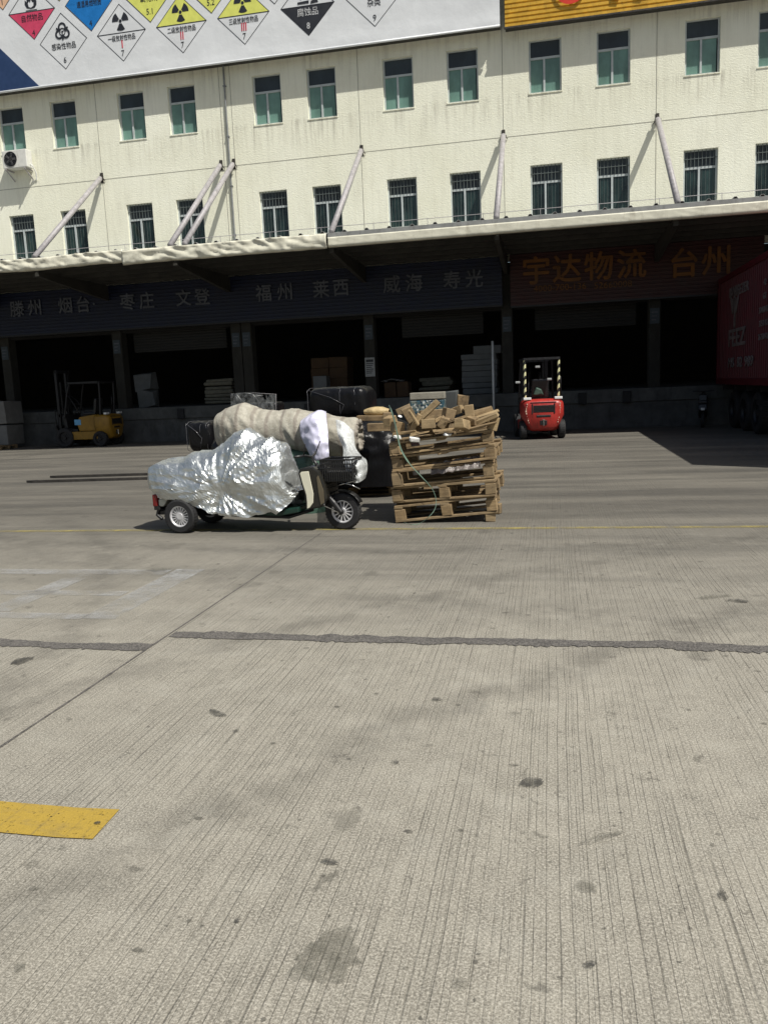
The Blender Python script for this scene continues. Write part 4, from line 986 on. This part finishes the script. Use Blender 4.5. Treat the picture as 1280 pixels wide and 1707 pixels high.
# green tarpaulin heap that carries the bundle
def heap(name, mat, x0, x1, y0, y1, z1, label, cat, amp=.05, fr=2.5, seed=0, e=.45, z0=.0, n=56, topf=None, smooth=True):
    cx, cy = (x0+x1)/2, (y0+y1)/2; P = []
    for j in range(n+1):
        t = j/n; row = []
        for k in range(97):
            a = 2*math.pi*(k % 96)/96; c, s_ = math.cos(a), math.sin(a)
            ph = t*math.pi/2; rr = math.cos(ph)**e; hh = math.sin(ph)**e
            x = (x1-x0)/2*rr*math.copysign(abs(c)**e, c); y = (y1-y0)/2*rr*math.copysign(abs(s_)**e, s_); z = z0+(z1-z0)*hh*(topf(x/(x1-x0)*2) if topf else 1)
            d = amp*fbm((x*fr+seed, y*fr, z*fr), 4, True)*min(1, t*5+.3)+amp*.5*noise.noise((x*fr*3+seed, y*fr*3, z*fr*3)); v = Vector((x, y, z-(z1-z0)*.3))
            row.append(Vector((x, y, z))+v.normalized()*d)
            if row[-1].z < z0: row[-1].z = z0
        P.append(row)
    m = MB(); m.grid(P); o = m.build(name, mat, smooth=smooth, loc=(cx, cy, 0)); return tag(o, label, cat)
heap('green_tarpaulin_cargo', 'green', -4.3, -2.85, 9.6, 10.4, .80, 'low heap of cargo under a green tarpaulin beneath the bundle', 'cargo', .04, 2.5, 3)
heap('black_covered_cargo', 'darkwrap', -5.0, -2.02, 10.9, 12.6, 1.08, 'large cargo heap under black sheeting behind the beige bundle', 'cargo', .07, 2.2, 7, .4, z0=.16)
def wrapped_box(name, px0, px1, py0, py1, Y, dpt, label, rd=.12, seed=0, mat='darkwrap'):
    a = at(px0, py1, Y); b = at(px1, py0, Y); cx = (a.x+b.x)/2; w_ = abs(b.x-a.x); h_ = abs(b.z-a.z); z0 = a.z; P = []; n = 30
    root = new_empty(name, (cx, Y+dpt/2, z0), 0, label, 'wrapped cargo'); m = MB()
    for i in range(n+1):
        t = i/n; x = -w_/2+w_*t; ed = min(t, 1-t)*w_; sh = 1-(1-min(1, ed/rd))**2*.35 if ed < rd else 1; row = []
        for k in range(65):
            p = superell(x, 0, h_/2, dpt/2*sh, h_/2*sh, k, 64, .4); d = .02*fbm((p.x*5+seed, p.y*5, p.z*5), 4, True); dd = Vector((0, p.y, p.z-h_/2)); row.append(p+dd.normalized()*d)
        P.append(row)
    m.grid(P); m.poly(P[0][:-1]); m.poly(P[-1][:-1]); m.build('wrapped_body', mat, root, smooth=True)
    s_ = MB()
    for t in (.02, .55, .80):
        x = -w_/2+w_*t; pts = [superell(x, 0, h_/2, dpt/2*1.03, h_/2*1.03, k, 40, .4)+Vector((.02*noise.noise((k*.4, t*9, 1)), 0, 0)) for k in range(41)]
        s_.tube(pts, .0035, 5)
    s_.tube([(-w_/2+.02, -dpt/2-.012, h_*.96), (-w_*.1, -dpt/2-.02, h_*.7), (w_*.12, -dpt/2-.02, h_*.45), (w_*.05, -dpt/2-.02, h_*.1)], .003, 5)
    s_.build('film_seam_glint', simple('film_glint', (.10, .10, .11), .2), root, smooth=True)  # paler seam lines, with the film's thin glints painted in
    return root
wrapped_box('wrapped_black_box', 513, 611, 644, 700, 11.4, .75, 'large black box in glossy film on top of the cargo, right of the bundle', seed=3)
wrapped_box('wrapped_black_box', 313, 352, 703, 753, 11.6, .6, 'small black film-wrapped box left of the bundle behind the silver cover', .08, seed=9)
# hooped black frame under clear film
p0 = at(388, 690, 11.6); p1 = at(463, 690, 11.6); zt = at(420, 655, 11.6).z
hp = new_empty('hooped_frame', (p0.x, 11.6, 0), 0, 'black tubular hoops under clear film rising behind the left of the bundle', 'tubular frame')
W_ = p1.x-p0.x; zl = .95
for q, (xa, xb) in enumerate(((0, .10), (.05, .16), (.40, .52))):
    m = MB(); m.tube([(xa*W_*1.0, 0, zt-.02), (xa*W_+.06, 0, zt-.03), (xb*W_+.04, .01, zt-.12), (xb*W_+.07, .02, zl)], .018, 8); m.build('hoop', 'black', hp, smooth=True)
m = MB(); m.tube([(0, 0, zt-.01), (W_*.3, 0, zt+.0), (W_*.48, 0, zt-.02)], .012, 8); m.tube([(0, .45, zt-.05), (W_*.48, .45, zt-.05)], .012, 8); m.tube([(0, 0, zt-.01), (0, .45, zt-.05), (-.02, .45, zl)], .014, 8); m.build('top_rail', 'black', hp, smooth=True)
m = MB(); m.bb(-.05, W_*.9, .2, .6, .9, zt-.15); m.build('padded_back', 'darkwrap', hp, bevel=.05)
m = MB(); m.grid([[(W_*.0, -.03, zt+.005), (W_*.5, -.03, zt+.012), (W_*.75, -.02, zt-.03), (W_*.99, 0, zt-.035)], [(W_*.0, -.04, zt-.15), (W_*.5, -.05, zt-.14), (W_*.75, -.05, zt-.16), (W_*.95, 0, zt-.2)], [(0, -.04, zl), (W_*.5, -.05, zl), (W_*.75, -.05, zl), (W_*.94, 0, zl)]]); m.build('clear_film', 'clearthin', hp, smooth=True)
m = MB(); m.tube([(W_*.5, -.04, zt+.0), (W_*.99, 0, zt-.035), (W_*.94, 0, zl)], .004, 5); m.build('film_edge', 'steel', hp, smooth=True)
# tan sack and timber to the left of the pallet stack
p = at(628, 686, 10.6); m = MB(); P = []
for i in range(17):
    t = i/16; s_ = math.sin(math.pi*min(max(t, .02), .98))**.35; P.append([superell((t-.5)*.34, 0, 0, .12*s_, .065*s_, k, 32, .9)+Vector((0, 0, .012*noise.noise((t*5, k*.3, 1)))) for k in range(33)])
m.grid(P); o = m.build('tan_sack', simple('tan_sack', (.48, .36, .18), .6, 0, .2, 12, .5, 30), smooth=True, loc=p); tag(o, 'small tan sack lying on timber left of the pallet stack', 'sack')
for (px, py, Y, d, rot, mt, lb) in [((622), 697, 10.5, (.42, .16, .07), (0, .03, .1), 'wood', 'thick plank under the tan sack'), (645, 696, 9.6, (.10, .16, .12), (0, .1, .2), 'wood', 'square block between the tan sack and the green strap'), (632, 712, 10.2, (.3, .14, .10), (0, 0, .1), 'wood', 'dark timber piece just under the thick plank')]:
    chunk('timber_piece', at(px, py, Y), d, rot, lb, mt, None, 'timber')

# ------------------------------------------------------------------ electric tricycle
TB = Vector((-4.13, 8.70, 0)); TH = math.atan2(8.52-8.70, -2.27+4.13)
tr = new_empty('electric_tricycle', TB, TH, 'black and cream electric cargo tricycle with a front basket, half hidden by silver foil', 'tricycle')
TI = (Matrix.Translation(TB) @ Matrix.Rotation(TH, 4, 'Z')).inverted()
def tl(px, py, yl):
    """pixel -> tricycle's own frame on the vertical plane y = yl"""
    o_ = TI @ CP; d = (fwd+(px-640)/F_PX*rgt-(py-853.5)/F_PX*upv); d = TI.to_3x3() @ d; q = o_+d*((yl-o_.y)/d.y); return q
fx = tl(571, 852, -.03).x
for s in (-1, 1): tyre(tr, 0.03, s*.34, .195, .195, .11, spokes=18)
tyre(tr, fx, 0, .205, .205, .085, spokes=14)
m = MB(); m.prism([(-.26, -.33, .30), (-.26, -.33, .38), (.0, -.33, .45), (.4, -.33, .40), (.4, -.33, .36), (.22, -.33, .37), (.05, -.33, .42), (-.14, -.33, .38), (-.2, -.33, .30)], (0, .66, 0)); m.build('rear_fender', simple('fender_cream_grey', (.42, .42, .36), .35, 0, .1, 5), tr, bevel=.01)
m = MB(); m.bb(-.2, .4, -.24, .24, .43, .74); m.build('cargo_box', 'brown', tr, bevel=.03)
m = MB(); m.bb(-.32, -.24, -.34, .34, .26, .31); m.tube([(-.28, -.30, .27), (-.30, -.31, .20), (-.24, -.31, .15)], .022, 8); m.bb(-.3, .05, -.3, .3, .2, .25); m.build('rear_bumper', 'black', tr, bevel=.008)
for s in (-1, 1):
    m = MB(); m.bb(-.33, -.27, s*.31-.035, s*.31+.035, .30, .44); m.build('tail_lamp', 'taill', tr, bevel=.012)
m = MB(); m.tube([(0.03, -.3, .195), (0.03, .3, .195)], .035, 10); m.bb(-.05, .5, -.10, .10, .16, .30); m.build('rear_axle', 'blackm', tr)
m = MB(); m.prism([(.45, -.22, .20), (1.2, -.22, .18), (1.42, -.22, .22), (1.42, -.22, .28), (1.2, -.22, .25), (.45, -.22, .27)], (0, .44, 0)); m.build('footboard', 'seatg', tr, bevel=.012)
m = MB(); m.tube([(.5, -.1, .17), (1.25, -.1, .15), (1.5, 0, .22)], .02, 8); m.tube([(.5, .1, .17), (1.25, .1, .15), (1.5, 0, .22)], .02, 8); m.build('frame_tube', 'blackm', tr, smooth=True)
m = MB(); m.bb(.66, .94, -.14, .14, .55, .66); m.bb(.66, .92, -.13, .13, .27, .55); m.build('seat', 'black', tr, bevel=.04)
# leg shield
def tpoly(pxs, yl): return [tl(x, y, yl) for x, y in pxs]
sh = tpoly([(496, 788), (500, 781), (521, 779), (532, 786), (541, 808), (545, 832), (536, 846), (514, 850), (508, 838), (507, 824), (501, 806)], -.20)
m = MB(); m.prism(sh, (0, .40, 0)); shd = m.build('leg_shield', 'brown', tr, bevel=.018)
cr = tpoly([(500.5, 789), (503, 786.5), (515, 785.5), (518, 800), (523, 823), (522.5, 838), (517, 846), (512.5, 848), (512.5, 838), (511, 824), (505, 806)], -.20)
m = MB(); m.prism([p+Vector((0, -.012, 0)) for p in cr], (0, .010, 0)); m.build('cream_panel', 'cream', shd, bevel=.004)
m = MB(); m.prism([p+Vector((0, -.01, 0)) for p in tpoly([(528, 796), (531, 792), (540, 818), (541, 838), (535, 842), (531, 820)], -.20)], (0, .008, 0)); m.build('olive_panel', simple('olive_gloss', (.12, .10, .065), .2), shd, bevel=.004)
# fork, mudguard, springs, steering head
hd = tl(536, 776, 0); ax = Vector((fx, 0, .205))
m = MB()
for s in (-1, 1):
    a = tl(549, 822, 0); a.y = s*.075; e = ax+Vector((0, s*.075, 0)); mid = tl(546, 806, 0); mid.y = s*.075
    m.tube([mid, a, a.lerp(e, .5), e], [.026, .034, .034, .026], 10); m.tube([e+Vector((0, -.012, 0)), e+Vector((0, .012, 0))], .03, 10)
m.tube([hd, tl(546, 806, 0)], .03, 10); a = tl(546, 808, 0); m.box(a, (.07, .19, .035)); m.build('front_fork', 'black', tr, smooth=False)
m = MB()
for s in (-1, 1):
    a = tl(544, 806, 0); a.y = s*.09; b = tl(550, 828, 0); b.y = s*.09
    for k in range(7): c = a.lerp(b, k/7); m.lathe(c, (b-a), [(.030, 0), (.040, .006), (.030, .012), (.022, .006)], 14)
m.build('fork_spring', 'chrome', tr)
m = MB(); P = []
for k in range(19):
    a = R(25+k*7.6); P.append([(ax.x+.235*math.cos(a), yy, ax.z+(.235+(.012 if abs(yy) < .03 else 0))*math.sin(a)) for yy in (-.055, -.03, 0, .03, .055)])
m.grid(P); m.build('mudguard', 'black', tr, smooth=True, solid=.006)
m = MB(); a = tl(528, 838, -.08); m.tube([(a.x, -.085, a.z), (fx-.1, -.085, .24), (fx-.02, -.085, .2)], .008, 7); m.tube([(a.x-.02, -.085, a.z-.02), (a.x+.05, -.085, a.z+.01)], .018, 8); m.build('brake_link', 'chrome', tr)
# headlamp and handlebar
m = MB(); q = tl(534, 785, 0); m.prism([q+Vector((-.06, -.09, .06)), q+Vector((.06, -.09, .05)), q+Vector((.10, -.09, -.12)), q+Vector((.02, -.09, -.16))], (0, .18, 0)); m.build('headset_cover', 'black', tr, bevel=.02)
m = MB(); q = tl(520, 762, 0); m.tube([q+Vector((-.08, -.30, .03)), q+Vector((-.02, -.16, .03)), q, q+Vector((-.02, .16, .03)), q+Vector((-.08, .30, .03))], .014, 8); m.tube([q, tl(534, 785, 0)], .02, 8)
for s in (-1, 1): m.tube([q+Vector((-.02, s*.18, .04)), q+Vector((0.02, s*.22, .16))], .007, 6)
m.build('handlebar', 'black', tr, smooth=True)
# basket
b0 = tl(533, 768, -.16); b1 = tl(588, 802, -.16); x0, x1 = b0.x, b1.x; z0, z1 = b1.z, b0.z+.005
bk = MB()
def barb(a, b, r=.006): bk.tube([a, b], r, 6)
for z in [z0+(z1-z0)*k/5 for k in range(6)]:
    i = .0 if z > z0+.1 else .015; r = .010 if z > z1-.01 else .007
    c = [(x0+i, -.16+i, z), (x1-i, -.16+i, z), (x1-i, .16-i, z), (x0+i, .16-i, z)]
    for k in range(4): barb(c[k], c[(k+1) % 4], r)
for k in range(15):
    x = x0+(x1-x0)*k/14
    barb((x, -.16, z1), (x, -.16, z0)); barb((x, .16, z1), (x, .16, z0)); barb((x, -.15, z0), (x, .15, z0))
for k in range(8):
    y = -.15+.3*k/7; barb((x0, y, z0), (x0, y, z1)); barb((x1, y, z0), (x1, y, z1))
bk.bb(x0+.01, x1-.02, -.145, .145, z0+.005, z0+.012); bk.bb(x0+.03, x1-.05, -.12, .12, z0+.013, z0+(z1-z0)*.4)
bk.build('front_basket', 'black', tr)
for k, (px, py) in enumerate(((528, 772), (534, 770))):
    m = MB(); a = tl(px, py, -.15); b = tl(px+14, py+34, -.12); m.tube([a, a.lerp(b, .5)+Vector((.01, 0, 0)), b], .016, 8); m.build('basket_stay', 'black', tr, smooth=True)
m = MB(); m.tube([tl(560, 803, -.1), tl(585, 808, -.1), tl(600, 815, -.08)], .006, 6); m.tube([tl(560, 803, .1), tl(585, 808, .1), tl(600, 815, .08)], .006, 6); m.tube([tl(552, 812, -.07), tl(590, 802, -.1)], .006, 6); m.build('basket_bracket', 'chrome', tr, smooth=True)

# silver foil cover, draped over box and saddle
ST = [((256, 822), (257, 806), .06), ((258, 826), (259, 788), .22), ((264, 829), (266, 774), .31), ((275, 831), (277, 766), .345), ((290, 834), (292, 764), .355), ((305, 838), (308, 763), .355), ((320, 843), (322, 757), .35), ((332, 847), (334, 752), .34), ((345, 852), (348, 753), .33), ((357, 856), (362, 752), .31), ((370, 858), (376, 744), .30), ((382, 860), (388, 729), .30), ((393, 861), (398, 720), .30), ((405, 861), (410, 718), .29), ((420, 861), (424, 722), .28), ((433, 859), (440, 730), .27), ((446, 853), (456, 736), .26), ((452, 853), (467, 742), .255), ((462, 858), (474, 754), .25), ((473, 849), (478, 770), .245), ((483, 838), (482, 792), .235), ((490, 828), (487, 812), .22), ((497, 821), (494, 819), .2)]
FO = Vector((.75, 0, .5)); P = []; NS = 6; sts = []
for i in range(len(ST)-1):
    for q in range(NS):
        t = q/NS; a, b = ST[i], ST[i+1]; sts.append(((a[0][0]*(1-t)+b[0][0]*t, a[0][1]*(1-t)+b[0][1]*t), (a[1][0]*(1-t)+b[1][0]*t, a[1][1]*(1-t)+b[1][1]*t), a[2]*(1-t)+b[2]*t))
sts.append(ST[-1])
for i, (bt, tp_, hw) in enumerate(sts):
    lo = tl(*bt, -hw); hi = tl(*tp_, -.05); row = []; n = 84; H_ = hi.z-lo.z
    for k in range(n+1):
        t = k/n*2-1; s_ = abs(t)       # -1 near hem .. 0 ridge .. 1 far hem
        # profile: shoulder at 40 % of the way, then nearly vertical skirt
        bx_ = max(0, min(1, 1-(i-14)/18)); sh_ = .80+.12*bx_; dr_ = .16-.11*bx_
        if s_ < .38: u = s_/.38; y = hw*sh_*u; z = 1-dr_*u**2.2
        else: u = (s_-.38)/.62; y = hw*(sh_+(1-sh_)*min(1, u*1.6)**.6)+.03*math.sin(u*math.pi); z = (1-dr_)*(1-u)
        x = lo.x+(hi.x-lo.x)*z; side = -1 if t < 0 else 1
        p = Vector((x, side*y, lo.z+H_*z)); q = p*1.0
        fold = fbm((q.x*2.4+q.z*2.0, q.y*1.6, q.z*4.6-2.2*q.x), 3, True)
        fold2 = fbm((q.x*5.5-q.z*4., q.y*4, q.z*7+3*q.x), 3, True)
        md = max(.12, min(1, .5+1.6*noise.noise((q.x*2.1, q.y*2, q.z*3.1+4))))
        big = 1-2*abs(noise.noise((q.x*1.3+q.z*1.5, q.y, q.z*3.0-1.5*q.x)))
        cr1 = 1-2*abs(noise.noise((q.x*6+q.z*3, q.y*4+7, q.z*9-4*q.x))); cr2 = 1-2*abs(noise.noise((q.x*13-q.z*8, q.y*9, q.z*15+5*q.x)))
        th = math.atan2(q.z-.50, q.x-.52); rr_ = math.hypot(q.z-.50, q.x-.52)
        rad = 1-2*abs(noise.noise((th*2.6, rr_*1.2, side*2+.3))); rad2 = 1-2*abs(noise.noise((th*6.5+1, rr_*2.2, side*2)))
        ln = 1-2*abs(noise.noise((q.x*1.1, 5., q.z*9)))          # near-horizontal pulls over the box
        rear = max(0, min(1, (.42-q.x)/.25)); gate = min(1, rr_*4)
        d = (1-.75*rear)*.05*(big-.4)+(1-.6*rear)*.02*(fold-.3)+gate*(.030*(rad-.45)+.014*(rad2-.4))*(1-.35*rear)+rear*.014*(ln-.5)+md*(1-.5*rear)*(.012*(cr1-.4)+.006*(cr2-.4))+.0012*random.uniform(-1, 1)
        dn = Vector((0, side*(.25+.75*min(1, s_*1.6)), 1-min(1, s_*1.5)))
        dn.normalize(); p += dn*d; p.x += .02*noise.noise((q.x*6, q.y*6, q.z*6))+random.uniform(-.002, .002); p.z += random.uniform(-.002, .002)
        if s_ > .97: p.z += .018*noise.noise((q.x*9, side*3, 1))
        row.append(p-FO)
    P.append(row)
m = MB(); m.grid(P); bmesh.ops.triangulate(m.b, faces=m.b.faces, quad_method='ALTERNATE'); fo = m.build('silver_foil_cover', 'foil', loc=tr.matrix_basis @ FO if False else (Matrix.Translation(TB) @ Matrix.Rotation(TH, 4, 'Z')) @ FO, solid=.002)
fo.rotation_euler = (0, 0, TH); tag(fo, 'crumpled silver foil sheet draped over the back and saddle of the tricycle', 'foil cover')


# ------------------------------------------------------------------ loose things in the yard and on the dock
def steel_bar(a, b, label, w_=.11, h_=.045):
    A = Vector((*gp(*a), 0)); B_ = Vector((*gp(*b), 0)); d = B_-A; L_ = d.length; m = MB(); m.prism([(0, 0, .002), (.16, -w_/2, .002), (L_, -w_/2, .002), (L_, w_/2, .002), (.16, w_/2, .002)], (0, 0, h_)); m.prism([(L_-.05, -w_/2, h_+.003), (L_, -w_/2, h_+.003), (L_, w_/2, h_+.003), (L_-.05, w_/2, h_+.003)], (0, 0, .03))
    o = m.build('steel_fork_extension', 'rust', loc=A); o.rotation_euler = (0, 0, math.atan2(d.y, d.x)); tag(o, label, 'steel bar')
steel_bar((45, 805), (262, 799), 'long pointed dark steel bar lying on the concrete, nearer of two'); steel_bar((84, 797), (290, 791), 'long dark steel bar lying on the concrete, farther of two')
GY = 26.9
def goods(name, px0, px1, py0, py1, Y, dpt, mat, label, cat, rows, cols, group=None, jit=.01, base=True):
    a = at(px0, py1, Y); b = at(px1, py0, Y); z0 = 1.172 if base else max(a.z, 0.003); w_ = b.x-a.x; h_ = b.z-z0
    root = new_empty(name, ((a.x+b.x)/2, Y+dpt/2, z0), 0, label, cat, group)
    for r in range(rows):
        for c in range(cols):
            m = MB(); m.box((0, 0, 0), (w_/cols-.012, dpt, h_/rows-.006), None, jit)
            m.build('layer' if cols == 1 else 'carton', mat, root, bevel=.02 if mat != 'sack' else .06, seg=2, loc=(-w_/2+w_*(c+.5)/cols+random.uniform(-jit, jit)*2, random.uniform(-jit, jit), h_*(r+.5)/rows))
    return root
goods('white_board_stack', 770, 828, 588, 652, GY, 1.0, 'board', 'tall stack of white wrapped panels on the dock beside the right pillar', 'panel stack', 7, 1)
o = at(813, 588, GY+.3); m = MB(); m.box((0, 0, 0), (.9, .6, .26), None, .01); q = m.build('white_carton', 'board', bevel=.02, loc=(o.x, o.y, o.z+.10)); tag(q, 'flat white carton on top of the white panel stack', 'carton')
goods('brown_carton_stack', 519, 578, 594, 645, GY+.6, .9, 'card', 'stack of brown cartons on the dock above the black box', 'carton stack', 4, 2)
goods('pale_carton', 522, 543, 626, 652, GY-.2, .5, 'board', 'single pale carton in front of the brown carton stack', 'carton', 1, 1)
goods('brown_crate', 641, 680, 636, 660, GY-.3, .6, 'card', 'reddish brown crate on the dock with a pale cloth on it', 'crate', 1, 2)
p = at(655, 634, GY-.1); m = MB(); P = []
for i in range(13): P.append([(-.35+.7*i/12, -.35+.7*j/8, .06*fbm((i*.5, j*.5, 4), 3, True)-.1*abs(i/12-.5)) for j in range(9)])
m.grid(P); o = m.build('pale_cloth', 'notice', smooth=True, solid=.01, loc=p); tag(o, 'pale crumpled cloth spread on the brown crate', 'cloth')
goods('sack_stack', 342, 386, 630, 673, GY, .8, 'sack', 'stack of pale woven sacks on the dock by the twin pillars', 'sack stack', 7, 1, jit=.03)
goods('dim_sack_stack', 700, 752, 628, 655, GY+1.6, .9, 'sack', 'dim pile of sacks deep on the dock behind the wood pile', 'sack stack', 4, 1, jit=.04)
goods('wrapped_bale', -30, 8, 668, 708, 24.1, .9, 'bale', 'upper white wrapped bale at the left edge of the yard', 'bale', 1, 1, None, .03, False).location.z = at(0, 708, 24.1).z
goods('wrapped_bale', -30, 12, 706, 740, 24.1, .9, 'bale', 'lower white wrapped bale on a pallet at the left edge', 'bale', 1, 1, None, .03, False).location.z = .14
e = new_empty('pallet', (at(-8, 745, 24.1).x, 24.1, 0), 0, 'pallet under the white wrapped bales at the left edge', 'pallet'); pallet_parts(e, 1.1, .9, .135)
goods('slumped_sacks', 228, 252, 622, 652, GY, .5, 'board', 'two small pale sacks slumped on the dock between the two left pillars', 'sacks', 2, 1, jit=.07)
m = MB(); p = at(822, 652, 25.3); m.tube([(p.x, 25.36, .003), (p.x, 25.36, 2.78)], .035, 12); o = m.build('white_pole', 'white', smooth=True); tag(o, 'thin pale upright pole standing at the dock edge by the white panels', 'pole')
# notice on the second pillar
nb = new_empty('notice_board', (-5.7, D-.13, 2.18), 0, 'small grey printed notice fixed to the pillar above the brown crate', 'notice')
m = MB(); m.bb(-.16, .16, 0, .012, -.3, .3); m.build('sheet', 'notice', nb)
m = MB(); m.bb(-.12, .12, -.004, -.001, .16, .24)
for k in range(6): m.bb(-.12, .12-.03*(k % 3), -.004, -.001, .10-k*.06, .125-k*.06)
m.build('print_lines', 'ink', nb)
# small scooter standing in the shade near the trailer
sc = new_empty('parked_scooter', (at(1171, 708, 24.9).x, 24.95, 0), R(80), 'small black scooter parked in deep shade between the dock and the trailer', 'scooter')
tyre(sc, -.6, 0, .22, .22, .1, spokes=10); tyre(sc, .6, 0, .22, .22, .09, spokes=10)
m = MB(); m.prism([(-.8, -.12, .5), (-.2, -.12, .42), (.15, -.12, .25), (.42, -.12, .3), (.5, -.12, .9), (.42, -.12, .92), (.32, -.12, .38), (.1, -.12, .34), (-.1, -.12, .62), (-.75, -.12, .68)], (0, .24, 0)); m.build('body', 'black', sc, bevel=.03)
m = MB(); m.bb(-.7, -.05, -.13, .13, .68, .76); m.build('seat', 'black', sc, bevel=.03)
m = MB(); m.tube([(.6, -.07, .22), (.46, -.05, .9), (.42, 0, 1.0)], .018, 8); m.tube([(.6, .07, .22), (.46, .05, .9), (.42, 0, 1.0)], .018, 8); m.tube([(.36, -.3, 1.02), (.42, 0, 1.0), (.36, .3, 1.02)], .014, 8); m.build('handlebar', 'blackm', sc)
m = MB(); m.bb(-.84, -.8, -.05, .05, .5, .57); m.build('tail_lamp', 'white', sc, bevel=.01)
